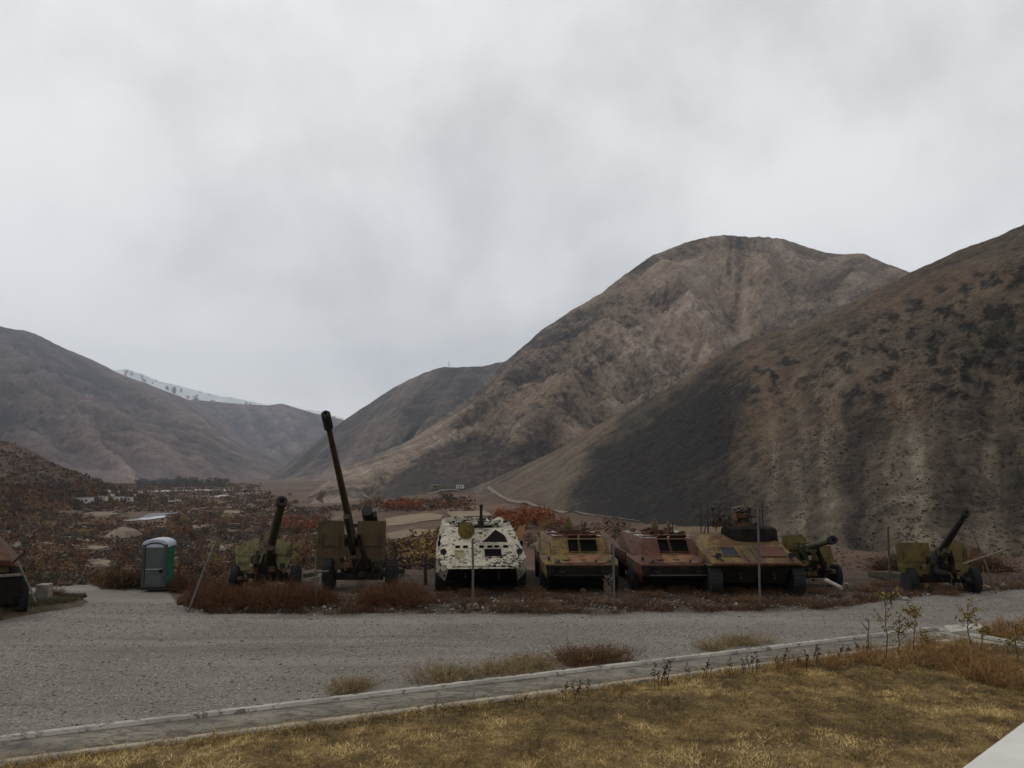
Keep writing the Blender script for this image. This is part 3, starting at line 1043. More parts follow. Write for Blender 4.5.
# broken white block at the corner of the channel
blk = MB()
p = on_level(952, 648, 0.0)
P0, P1 = on_level(951, 646, 0.02), on_level(988, 647.5, 0.02)
bd = (P1 - P0).normalized()
bn = Vector((-bd.y, bd.x, 0))
blk.hull([P0 + Vector((0, 0, 0.0)), P1, P1 + bn * 0.42, P0 + bn * 0.42, P0 + Vector((0.02, 0, 0.30)), P1 + Vector((-0.02, 0, 0.40)), P1 + bn * 0.40 + Vector((0, 0, 0.43)), P0 + bn * 0.42 + Vector((0, 0, 0.36))])
tag(blk.build('concrete_block', M['kerb'], bevel=0.02), 'pale concrete block lying outside the corner of the channel', 'concrete block')

# ------------------------------------------------------------------ wheels
def wheel(parent, c, r, w, name='wheel', flat=False):
    b = MB()
    prof = [(-w / 2, r * 0.60), (-w / 2, r * 0.86), (-w * 0.42, r * 0.95), (-w * 0.28, r), (w * 0.28, r), (w * 0.42, r * 0.95), (w / 2, r * 0.86), (w / 2, r * 0.60)]
    b.lathe(prof, c, 'X', 28)
    for k in range(22):
        t = 2 * PI * k / 22
        m = Matrix.Rotation(t, 4, 'X')
        for s in (-1, 1):
            cc = Vector(c) + (m @ Vector((s * w * 0.22, 0, r * 0.995)))
            b.box(cc, (w * 0.40, r * 0.11, r * 0.05), m.to_3x3() @ Matrix.Rotation(s * 0.4, 3, 'Z'))
    o = b.build(name, M['rubber'], parent, smooth=40)
    d = MB()
    d.lathe([(-w * 0.46, r * 0.2), (-w * 0.40, r * 0.28), (-w * 0.32, r * 0.45), (-w * 0.50, r * 0.58), (-w * 0.46, r * 0.62), (w * 0.46, r * 0.62), (w * 0.50, r * 0.58), (w * 0.32, r * 0.45), (w * 0.40, r * 0.28), (w * 0.46, r * 0.2)], c, 'X', 24)
    d.build('rim', M['gun_green'], o, smooth=40)
    return o


def plate_frame(p_lo, p_hi, x_axis=Vector((1, 0, 0))):
    """a sloping plate from foot to head: point and axes for fitting things on it"""
    up = (Vector(p_hi) - Vector(p_lo))
    L = up.length
    up.normalize()
    nrm = x_axis.cross(up)
    if nrm.y > 0:
        nrm = -nrm
    return Vector(p_lo), up, nrm, L


def fit_window(parent, p_lo, p_hi, x0, x1, t0, t1, fmat, pmat, pane_name='pane', fr=0.035):
    o, up, nrm, L = plate_frame(p_lo, p_hi)
    rot = Matrix((Vector((1, 0, 0)), up, -nrm)).transposed()
    cx, w, h = (x0 + x1) / 2, x1 - x0, (t1 - t0) * L
    cc = o + up * ((t0 + t1) / 2 * L) + Vector((cx, 0, 0))
    f = MB()
    for s in (-1, 1):
        f.box(cc + Vector((s * (w / 2 + fr / 2), 0, 0)) + nrm * 0.013, (fr, h + 2 * fr, 0.042), rot)
        f.box(cc + up * (s * (h / 2 + fr / 2)) + nrm * 0.012, (w - 0.004, fr, 0.040), rot)
    fo = f.build('window', fmat, parent)
    MB().box(cc + nrm * 0.008, (w - 0.002, h - 0.002, 0.01), rot).build(pane_name, pmat, fo)
    return fo


def hatch_lid(parent, c, r, yaw, tilt, mat, thick=0.035, name='hatch_lid'):
    m = Matrix.Rotation(yaw, 4, 'Z') @ Matrix.Rotation(tilt, 4, 'X')
    b = MB()
    b.lathe([(-thick / 2, r * 0.9), (-thick / 2, r), (thick / 2, r), (thick / 2 + 0.02, r * 0.82), (thick / 2 + 0.03, r * 0.3), (thick / 2 + 0.03, 0.01)], (0, 0, 0), 'Z', 26)
    b.tube([(-r * 0.3, 0, 0.06), (-r * 0.3, 0, 0.10), (r * 0.3, 0, 0.10), (r * 0.3, 0, 0.06)], 0.012, 6)
    for v in b.bm.verts:
        v.co = m @ v.co + Vector(c)
    return b.build(name, mat, parent, smooth=35)


# ------------------------------------------------------------------ eight wheeled carrier (white)
def make_white_carrier():
    r = empty('armoured_carrier', (-1.17, 27.6, 0.0), R(5))
    tag(r, 'armoured carrier in flaking white paint, right of the tall gun', 'armoured vehicle', 'armoured vehicles parked in the row')
    b = MB()     # lower boat hull
    b.hull([(-1.02, -3.40, 0.86), (1.02, -3.40, 0.86), (-1.12, -2.65, 0.40), (1.12, -2.65, 0.40), (-1.40, -2.55, 1.12), (1.40, -2.55, 1.12),
            (-1.38, -2.45, 0.62), (1.38, -2.45, 0.62), (-1.40, 3.3, 1.12), (1.40, 3.3, 1.12), (-1.38, 3.2, 0.62), (1.38, 3.2, 0.62), (-1.1, 3.1, 0.42), (1.1, 3.1, 0.42), (-0.92, -2.30, 1.36), (0.92, -2.30, 1.36)])
    b.build('lower_hull', M['white'], r, 0.015)
    b = MB()
    b.hull([(-0.92, -2.32, 1.33), (0.92, -2.32, 1.33), (-1.39, -2.45, 1.10), (1.39, -2.45, 1.10), (-1.12, -1.30, 1.86), (1.12, -1.30, 1.86), (-1.39, 3.28, 1.10), (1.39, 3.28, 1.10),
            (-1.20, 2.7, 1.95), (1.20, 2.7, 1.95), (-1.28, 3.2, 1.5), (1.28, 3.2, 1.5)])
    up = b.build('upper_hull', M['white'], r, 0.015)
    g0, g1 = (0, -3.38, 0.872), (0, -2.32, 1.36)
    u0, u1 = (0, -2.32, 1.36), (0, -1.30, 1.86)
    fit_window(r, g0, g1, 0.10, 0.62, 0.52, 0.92, M['white'], M['void'], fr=0.018)
    fit_window(r, g0, g1, -0.80, -0.54, 0.50, 0.84, M['white'], M['shield_pale'], 'cover_plate', fr=0.012)
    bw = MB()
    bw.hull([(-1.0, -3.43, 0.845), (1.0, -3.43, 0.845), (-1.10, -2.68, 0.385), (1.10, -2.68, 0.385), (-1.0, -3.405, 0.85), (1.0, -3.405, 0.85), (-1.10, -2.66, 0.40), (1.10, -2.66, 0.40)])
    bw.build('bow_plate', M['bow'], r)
    # splash board folded on the bow, ribbed
    o, upv, nrm, L = plate_frame(g0, g1)
    rot = Matrix((Vector((1, 0, 0)), upv, -nrm)).transposed()
    s = MB().box(o + upv * (0.22 * L) + nrm * 0.02, (1.8, L * 0.34, 0.03), rot)
    for k in range(15):
        s.box(o + upv * (0.22 * L) + nrm * 0.036 + Vector((-0.82 + k * 0.117, 0, 0)), (0.022, L * 0.32, 0.02), rot)
    s.build('splash_board', M['white'], r)
    # slots above the windows
    o, upv, nrm, L = plate_frame(u0, u1)
    rot = Matrix((Vector((1, 0, 0)), upv, -nrm)).transposed()
    for x in (-0.72, -0.48, 0.02, 0.28, 0.50, 0.78):
        MB().box(o + upv * (0.05 * L) + Vector((x, 0, 0)) + nrm * 0.015, (0.15, 0.06, 0.05), rot).build('vision_slot', M['void'], r)
    # open triangular visor over the driver
    v = MB()
    v.slab([(-0.36, 0), (0.42, 0), (0.32, 0.22), (0.04, 0.40)], 0.03, o + upv * (0.22 * L) + Vector((0.42, 0, 0)) + nrm * 0.06, (1, 0, 0), (0, -0.25, 0.95))
    v.build('open_visor', M['dark_steel'], r)
    hatch_lid(r, (-0.44, -1.80, 1.86), 0.27, R(5), R(82), M['olive'])
    hatch_lid(r, (0.62, -0.55, 2.02), 0.24, R(-30), R(40), M['white'])
    # turret ring and broken roof fittings
    t = MB()
    t.lathe([(0, 0.80), (0.07, 0.80), (0.07, 0.68), (0.02, 0.66)], (0, -0.1, 1.95), 'Z', 30)
    t.build('turret_ring', M['white'], r, smooth=30)
    g = MB()
    g.tube([(0.05, -1.25, 1.95), (0.05, -1.42, 2.55)], [0.055, 0.045], 10)
    g.tube([(0.05, -1.42, 2.55), (0.05, -1.44, 2.66)], [0.06, 0.06], 10)
    g.box((0.05, -1.2, 2.02), (0.2, 0.22, 0.22))
    g.build('gun_barrel', M['dark_steel'], r, smooth=40)
    for i in range(40):
        x = random.uniform(-1.1, 1.1)
        y = random.uniform(-1.2, 2.5)
        f = MB().box((x, y, 1.98 + random.uniform(0, 0.05)), (random.uniform(0.05, 0.22), random.uniform(0.05, 0.2), random.uniform(0.06, 0.22)), random.uniform(0, 3))
        f.build('roof_fitting', M['white'] if i % 3 else M['dark_steel'], r, 0.008)
    a = MB().tube([(0.42, -0.2, 1.96), (0.55, -0.25, 2.35)], 0.03, 8)
    a.build('bracket', M['wood'], r)
    MB().slab([(-0.16, -0.22), (0.16, -0.22), (0.18, 0.22), (-0.10, 0.26)], 0.05, (1.27, -1.6, 1.75), (0.9, -0.2, 0.35), (0.25, 0, 0.95)).build('torn_flap', M['orange'], r)
    # side firing ports, lamp brackets, shutters
    for s in (-1, 1):
        for k, (y, z) in enumerate(((-1.9, 1.46), (-1.1, 1.56), (-0.3, 1.56), (0.7, 1.55), (1.7, 1.55))):
            xo = 1.39 - (z - 1.1) / 0.8 * 0.23
            q = MB().lathe([(-0.03, 0.09), (0.04, 0.09), (0.05, 0.05), (0.03, 0.045)], (s * (xo + 0.02), y, z), 'X', 14)
            q.build('firing_port', M['void'] if k < 2 else M['white'], r, smooth=40)
        lp = MB().tube([(s * 1.12, -2.75, 1.05), (s * 1.16, -2.80, 1.28)], 0.02, 6)
        lp.lathe([(-0.05, 0.05), (-0.06, 0.09), (0.02, 0.10), (0.05, 0.05)], (s * 1.16, -2.84, 1.30), 'Y', 16)
        lp.build('headlight', M['dark_steel'], r, smooth=40)
        for y in (-2.0, -0.75, 0.95, 2.25):
            wheel(r, (s * 1.24, y, 0.50), 0.50, 0.34)
    h = MB()
    for s in (-1, 1):
        h.tube([(s * 0.5, -3.18, 0.70), (s * 0.5, -3.30, 0.70), (s * 0.5, -3.30, 0.60), (s * 0.5, -3.12, 0.60)], 0.03, 8)
    h.build('tow_hook', M['dark_steel'], r)
    return r


make_white_carrier()


# ------------------------------------------------------------------ four wheeled armoured cars
def make_armoured_car(loc, rz, body, roofmat, label):
    r = empty('armoured_car', loc, rz)
    tag(r, label, 'armoured vehicle', 'armoured vehicles parked in the row')
    b = MB()
    b.hull([(-1.09, -2.80, 0.93), (1.09, -2.80, 0.93), (-1.07, -2.78, 0.62), (1.07, -2.78, 0.62), (-0.95, -2.25, 0.30), (0.95, -2.25, 0.30),
            (-1.20, -2.0, 1.0), (1.20, -2.0, 1.0), (-1.18, -2.0, 0.66), (1.18, -2.0, 0.66), (-1.20, 2.7, 1.08), (1.20, 2.7, 1.08), (-1.18, 2.7, 0.66), (1.18, 2.7, 0.66),
            (-0.95, 2.6, 0.32), (0.95, 2.6, 0.32), (-0.98, -2.05, 1.13), (0.98, -2.05, 1.13), (-1.0, 2.5, 1.2), (1.0, 2.5, 1.2)])
    b.build('lower_hull', body, r, 0.02)
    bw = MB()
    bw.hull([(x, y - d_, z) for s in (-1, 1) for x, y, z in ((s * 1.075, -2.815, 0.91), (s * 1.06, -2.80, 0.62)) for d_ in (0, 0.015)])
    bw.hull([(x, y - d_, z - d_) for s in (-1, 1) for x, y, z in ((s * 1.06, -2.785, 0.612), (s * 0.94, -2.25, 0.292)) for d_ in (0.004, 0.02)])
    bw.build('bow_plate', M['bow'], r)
    b = MB()
    b.hull([(-0.97, -2.02, 1.12), (0.97, -2.02, 1.12), (-0.80, -1.36, 1.60), (0.80, -1.36, 1.60), (-1.03, 1.3, 1.63), (1.03, 1.3, 1.63), (-1.14, 0.9, 1.10), (1.14, 0.9, 1.10), (-1.0, 2.4, 1.19), (1.0, 2.4, 1.19), (-1.12, -1.2, 1.10), (1.12, -1.2, 1.10)])
    b.build('upper_hull', body, r, 0.018)
    p0, p1 = (0, -2.03, 1.125), (0, -1.36, 1.60)
    fit_window(r, p0, p1, -0.32, -0.01, 0.20, 0.88, body, M['void'], fr=0.012)
    fit_window(r, p0, p1, 0.06, 0.58, 0.20, 0.88, body, M['void'], fr=0.012)
    # front edge strip and trim board
    MB().box((0, -2.815, 0.925), (2.19, 0.03, 0.05)).build('bow_edge', roofmat if roofmat is not M['rust_pale'] else M['rust'], r, 0.006)
    MB().box((0.1, -2.825, 0.63), (1.9, 0.03, 0.03)).build('trim_strip', M['pipe'] if roofmat is M['rust_pale'] else M['dark_steel'], r, 0.006)
    # bow fittings: tie-downs, lamp stumps
    for x, y in ((-0.72, -2.62), (0.42, -2.60), (0.84, -2.58)):
        f = MB().box((x, y, 0.985), (0.14, 0.10, 0.05), random.uniform(-0.4, 0.4)).box((x + 0.03, y + 0.03, 1.03), (0.05, 0.05, 0.07))
        f.build('bow_fitting', M['dark_steel'], r, 0.008)
    for s in (-1, 1):
        lp = MB().tube([(s * 0.98, -2.40, 0.98), (s * 0.98, -2.42, 1.12)], 0.02, 6)
        lp.lathe([(-0.03, 0.025), (-0.04, 0.045), (0.02, 0.05), (0.03, 0.025)], (s * 0.98, -2.45, 1.09), 'Y', 14)
        lp.build('headlight', M['dark_steel'], r, smooth=40)
        g = MB().tube([(s * 0.78, -2.0, 1.2), (s * 0.92, -1.1, 1.44), (s * 1.02, -0.2, 1.46)], 0.014, 6)
        g.build('grab_rail', M['rust'], r)
        MB().box((s * 1.21, 0.1, 0.97), (0.05, 1.5, 0.28)).build('side_locker', body, r, 0.01)
        for y in (-1.55, 1.6):
            wheel(r, (s * 1.06, y, 0.50), 0.50, 0.30)
    # roof: hatch coamings, flanges and rust-stripped panels
    rf = MB()
    rf.hull([(-0.76, -1.30, 1.606), (0.76, -1.30, 1.606), (-0.96, 1.2, 1.636), (0.96, 1.2, 1.636), (-0.76, -1.28, 1.625), (0.76, -1.28, 1.625), (-0.95, 1.18, 1.655), (0.95, 1.18, 1.655)])
    roof = rf.build('roof_plate', roofmat, r)
    k = MB()
    for x in (-0.40, 0.42):
        k.lathe([(0, 0.30), (0.075, 0.30), (0.075, 0.245), (0.0, 0.24)], (x, -0.92, 1.625), 'Z', 24)
    k.lathe([(0, 0.62), (0.07, 0.62), (0.07, 0.55), (0.0, 0.54)], (0, 0.35, 1.642), 'Z', 30)
    k.build('hatch_ring', M['rust'], roof, smooth=30)
    q = MB()
    for x in (-0.40, 0.42):
        q.lathe([(0, 0.235), (0.01, 0.235)], (x, -0.92, 1.63), 'Z', 24)
    q.lathe([(0, 0.53), (0.01, 0.53)], (0, 0.35, 1.655), 'Z', 30)
    q.build('hatch_opening', M['void'], roof)
    hatch_lid(r, (-0.22, -0.62, 1.92), 0.265, R(58), R(86), M['olive'])
    hatch_lid(r, (0.24, -0.60, 1.88), 0.24, R(84), R(80), M['shield_brown'])
    # flaps propped open over the windows, caps, hooks, cable and loose roof fittings
    for x0, x1 in ((-0.33, 0.0), (0.05, 0.59)):
        MB().slab([(x0, 0), (x1, 0), (x1 - 0.02, 0.30), (x0 + 0.02, 0.30)], 0.03, (0, -1.40, 1.62), (1, 0, 0), (0, -0.93, 0.36)).build('window_flap', M['rust'], r, 0.006)
    dp = MB()
    dp.hull([(-0.38, -2.79, 0.945), (0.72, -2.79, 0.945), (-0.30, -2.08, 1.135), (0.62, -2.08, 1.135), (-0.38, -2.79, 0.957), (0.72, -2.79, 0.957), (-0.30, -2.08, 1.148), (0.62, -2.08, 1.148)])
    dp.build('deck_plate', M['rust_orange'], r)
    for x, w_ in ((-0.60, 0.34), (0.62, 0.30)):
        MB().box((x, -0.98, 1.665), (w_, 0.5, 0.02), 0.06).build('roof_panel', M['rust_pale'], r)
        MB().box((x * 1.2, 0.3, 1.68), (w_, 0.7, 0.02), -0.04).build('roof_panel', M['rust_pale'], r)
    for x, y in ((-0.45, -2.38), (0.05, -2.42)):
        MB().lathe([(0, 0.11), (0.03, 0.11), (0.045, 0.07), (0.045, 0.01)], (x, y, 1.03), 'Z', 18).build('filler_cap', body, r, smooth=30)
    for x in (-0.62, 0.66):
        MB().tube([(x - 0.07, -2.80, 0.74), (x - 0.07, -2.90, 0.73), (x + 0.07, -2.90, 0.73), (x + 0.07, -2.80, 0.74)], 0.022, 8).build('tow_hook', M['dark_steel'], r)
    MB().tube([(-0.85, -2.72, 0.99), (-0.4, -2.76, 0.975), (0.1, -2.70, 0.985), (0.6, -2.77, 0.975), (0.9, -2.70, 0.99)], 0.014, 6).build('tow_cable', M['dark_steel'], r)
    for k in range(9):
        x, y = random.uniform(-0.8, 0.8), random.uniform(-1.0, 1.1)
        MB().box((x, y, 1.70), (random.uniform(0.06, 0.2), random.uniform(0.05, 0.16), random.uniform(0.08, 0.2)), random.uniform(0, 3)).build('roof_fitting', random.choice([body, M['rust'], M['dark_steel']]), r, 0.008)
    for s in (-1, 1):
        MB().box((s * 0.9, -1.72, 1.34), (0.03, 0.5, 0.05), Matrix.Rotation(0.62, 3, 'X')).build('weld_strip', M['rust'], r)
    a = MB().tube([(0.30, -0.9, 1.63), (0.31, -0.92, 2.08)], 0.016, 6)
    a.build('antenna_stub', M['dark_steel'], r)
    d = MB().box((0.78, -0.2, 1.69), (0.16, 0.26, 0.12)).box((-0.80, 0.3, 1.70), (0.14, 0.3, 0.12)).box((0.55, 0.9, 1.71), (0.3, 0.2, 0.14))
    d.build('periscope_housing', M['rust'], r, 0.01)
    return r


make_armoured_car((2.06, 27.3, 0), R(1), M['olive'], M['rust'], 'olive yellow armoured car with two dark windows, beside the white carrier')
make_armoured_car((4.90, 27.3, 0), R(1.5), M['olive_red'], M['rust_pale'], 'red rusted armoured car with a pale roof, between the olive car and the tracked carrier')


# ------------------------------------------------------------------ tracked carrier with gun mount
def track_loop(parent, x, w):
    """one run of track: linked pads round the wheels"""
    y0, y1, zc, rad = -2.62, 2.5, 0.50, 0.42
    pts = []
    n1 = 46
    for k in range(n1):
        pts.append((y0 + (y1 - y0) * k / n1, zc - rad, 0.0))
    for k in range(12):
        t = -PI / 2 + PI * k / 12
        pts.append((y1 + rad * math.cos(t), zc + rad * math.sin(t), t + PI / 2))
    for k in range(n1):
        pts.append((y1 + (y0 - y1) * k / n1, zc + rad, PI))
    for k in range(12):
        t = PI / 2 + PI * k / 12
        pts.append((y0 + rad * math.cos(t), zc + rad * math.sin(t), t + PI / 2))
    b = MB()
    for y, z, a in pts:
        m = Matrix.Rotation(a, 3, 'X')
        b.box((x, y, z), (w, 0.10, 0.035), m)
        b.box(Vector((x, y, z)) + m @ Vector((0, 0, -0.025)), (w * 0.9, 0.03, 0.03), m)
    o = b.build('track', M['dark_steel'], parent)
    q = MB()
    for k in range(6):
        q.lathe([(-w * 0.35, 0.30), (-w * 0.35, 0.36), (w * 0.35, 0.36), (w * 0.35, 0.30)], (x, -1.9 + k * 0.82, 0.46), 'X', 20)
    q.lathe([(-w * 0.35, 0.30), (-w * 0.35, 0.37), (w * 0.35, 0.37), (w * 0.35, 0.30)], (x, y0, zc), 'X', 20)
    q.build('road_wheels', M['rubber'], o, smooth=40)


def make_tracked():
    r = empty('tracked_carrier', (7.16, 27.0, 0.0), R(1.5))
    tag(r, 'tracked carrier in mottled rust and olive with a gun mount and aerials on its roof', 'armoured vehicle', 'armoured vehicles parked in the row')
    b = MB()
    b.hull([(-1.33, -3.0, 1.03), (1.33, -3.0, 1.03), (-1.33, -2.95, 0.94), (1.33, -2.95, 0.94), (-1.42, -1.0, 1.06), (1.42, -1.0, 1.06), (-1.42, 3.1, 1.06), (1.42, 3.1, 1.06), (-1.36, 3.1, 0.94), (1.36, 3.1, 0.94),
            (-1.18, -1.85, 1.44), (1.18, -1.85, 1.44), (-1.40, -0.7, 1.52), (1.40, -0.7, 1.52), (-1.40, 2.8, 1.50), (1.40, 2.8, 1.50)])
    b.build('upper_hull', M['camo'], r, 0.02)
    b = MB()
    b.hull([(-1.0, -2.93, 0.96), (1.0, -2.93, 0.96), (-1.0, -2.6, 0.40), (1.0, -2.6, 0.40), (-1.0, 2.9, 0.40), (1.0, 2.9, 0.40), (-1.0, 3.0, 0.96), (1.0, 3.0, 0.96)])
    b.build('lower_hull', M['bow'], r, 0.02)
    b = MB()
    b.hull([(-1.17, -1.80, 1.43), (1.17, -1.80, 1.43), (-1.38, -0.7, 1.51), (1.38, -0.7, 1.51), (-1.12, -0.62, 1.74), (1.12, -0.62, 1.74), (-0.95, -1.25, 1.70), (0.95, -1.25, 1.70), (-1.12, 2.6, 1.72), (1.12, 2.6, 1.72), (-1.38, 2.8, 1.49), (1.38, 2.8, 1.49)])
    b.build('roof', M['camo'], r, 0.02)
    p0, p1 = (0, -3.0, 1.03), (0, -1.85, 1.44)
    fit_window(r, p0, p1, -0.86, -0.40, 0.40, 0.86, M['camo'], M['glass'])
    # closed driver flap on the other side, ribs on the bow plate
    o, upv, nrm, L = plate_frame(p0, p1)
    rot = Matrix((Vector((1, 0, 0)), upv, -nrm)).transposed()
    MB().box(o + upv * (0.60 * L) + Vector((0.62, 0, 0)) + nrm * 0.02, (0.74, L * 0.55, 0.04), rot).build('bow_flap', M['olive_red'], r, 0.01)
    for x in (-1.0, -0.22, 0.10, 1.08):
        MB().box(o + upv * (0.5 * L) + Vector((x, 0, 0)) + nrm * 0.02, (0.04, L * 0.8, 0.045), rot).build('bow_rib', M['camo'], r)
    MB().box((0, -3.02, 1.02), (2.68, 0.05, 0.06)).build('bow_edge', M['rust'], r, 0.01)
    for s in (-1, 1):
        track_loop(r, s * 1.23, 0.36)
        lp = MB().tube([(s * 1.1, -2.70, 1.08), (s * 1.1, -2.72, 1.22)], 0.02, 6)
        lp.lathe([(-0.05, 0.04), (-0.06, 0.08), (0.03, 0.09), (0.05, 0.04)], (s * 1.1, -2.76, 1.24), 'Y', 14)
        lp.build('headlight', M['dark_steel'], r, smooth=40)
        MB().box((s * 1.24, 0.0, 0.965), (0.40, 5.9, 0.03)).build('fender', M['camo'], r, 0.006)
    hk = MB()
    for x in (-0.5, 0.5):
        hk.tube([(x, -2.85, 0.72), (x, -3.0, 0.70), (x, -3.0, 0.60), (x, -2.8, 0.58)], 0.035, 8)
    hk.build('tow_hook', M['dark_steel'], r)
    # low round-ended turret
    cx, cy = 0.42, -0.95
    t = MB()
    pl = []
    for k in range(40):
        a = 2 * PI * k / 40
        ca, sa = math.cos(a), math.sin(a)
        pl.append((math.copysign(abs(ca) ** 0.6, ca) * 0.86, math.copysign(abs(sa) ** 0.7, sa) * 0.66))
    rings = []
    for z, sc in ((1.44, 0.98), (1.50, 1.0), (1.84, 0.98), (1.93, 0.93), (1.96, 0.82), (1.96, 0.05)):
        rings.append([t.bm.verts.new((cx + u * sc, cy + v * sc, z)) for u, v in pl])
    for a_, b_ in zip(rings, rings[1:]):
        for k in range(40):
            t.bm.faces.new((a_[k], a_[(k + 1) % 40], b_[(k + 1) % 40], b_[k]))
    t.bm.faces.new(rings[-1])
    t.build('turret', M['bow'], r, smooth=35)
    # gun mount: pedestal, cradle, twin barrels lying level, seat, frames
    g = MB()
    g.lathe([(0, 0.26), (0.12, 0.24), (0.16, 0.12), (0.34, 0.10)], (0.25, -0.8, 1.96), 'Z', 18)
    g.box((0.20, -0.8, 2.30), (0.26, 0.5, 0.13)).box((0.03, -0.8, 2.27), (0.03, 0.5, 0.24)).box((0.40, -0.78, 2.28), (0.03, 0.5, 0.22))
    g.tube([(0.0, -0.9, 2.05), (0.05, -0.95, 2.25), (0.42, -0.95, 2.25), (0.5, -0.9, 2.02)], 0.025, 6)
    mt = g.build('gun_mount', M['olive_red'], r, 0.01)
    for x in (0.12, 0.28):
        br = MB().tube([(x, -0.2, 2.36), (x - 0.04, -1.0, 2.44), (x - 0.10, -1.5, 2.50)], [0.045, 0.036, 0.026], 10).box((x, -0.3, 2.36), (0.12, 0.4, 0.13))
        br.build('gun_barrel', M['dark_steel'], mt, smooth=40)
    MB().box((0.46, -0.6, 2.32), (0.16, 0.34, 0.24), 0.2).build('ammunition_box', M['dark_steel'], mt, 0.01)
    sg = MB().tube([(0.22, -0.8, 2.34), (0.02, -0.9, 2.56), (-0.10, -0.92, 2.52)], 0.03, 8).tube([(0.02, -0.9, 2.56), (0.30, -0.94, 2.62), (0.34, -0.94, 2.52)], 0.024, 8)
    sg.build('sight', M['wood'], mt)
    MB().lathe([(-0.04, 0.07), (0.04, 0.07)], (0.48, -0.85, 2.50), 'Y', 14).build('sight_ring', M['dark_steel'], mt)
    for k in range(34):
        a, b_ = random.uniform(-0.7, 0.95), random.uniform(-1.2, -0.3)
        z = 1.96 + 0.62 * random.random() ** 1.6
        MB().box((a, b_, z), (random.uniform(0.03, 0.2), random.uniform(0.04, 0.2), random.uniform(0.03, 0.14)), Matrix.Rotation(random.uniform(-0.8, 0.8), 3, 'Y') @ Matrix.Rotation(random.uniform(0, 3), 3, 'Z')).tube([(a, b_, 1.93), (a + 0.02, b_, z)], 0.02, 6).build('mount_fitting', random.choice([M['dark_steel'], M['gun_green'], M['olive_red']]), mt, 0.006)
    for x in (-0.62, -0.38):
        MB().tube([(x - 0.25, -0.9, 1.80), (x - 0.24, -0.93, 2.10), (x, -0.95, 2.10), (x, -0.95, 2.32), (x - 0.22, -0.9, 2.32)], 0.016, 6).build('roof_frame', M['dark_steel'], r)
    MB().tube([(-1.0, -0.8, 1.70), (-0.95, -0.9, 1.98), (-0.3, -0.95, 2.02)], 0.022, 6).build('roof_rail', M['dark_steel'], r)
    MB().tube([(0.45, -0.9, 1.95), (0.78, -0.9, 2.12), (0.84, -0.9, 2.24), (0.5, -0.8, 2.30)], 0.022, 6).build('roof_rail', M['dark_steel'], r)
    for x, y, h in ((-1.02, -0.55, 0.92), (-0.78, -0.5, 0.75), (-0.38, -0.5, 0.72), (0.46, -0.4, 0.86), (0.98, -0.65, 0.74)):
        z = 1.70 if x < -0.5 else 1.92
        MB().tube([(x, y, z), (x + 0.02, y, z + (2.72 - z) * (0.80 + 0.2 * h))], [0.020, 0.012], 6).build('antenna', M['dark_steel'], r)
    # bits hanging off the near corner
    for i in range(5):
        MB().box((-1.15 + i * 0.09, -2.55 + 0.05 * i, 1.18 + random.uniform(-0.02, 0.04)), (0.10, 0.09, 0.09), random.uniform(0, 2)).build('bow_fitting', M['rust'], r, 0.01)
    return r


make_tracked()


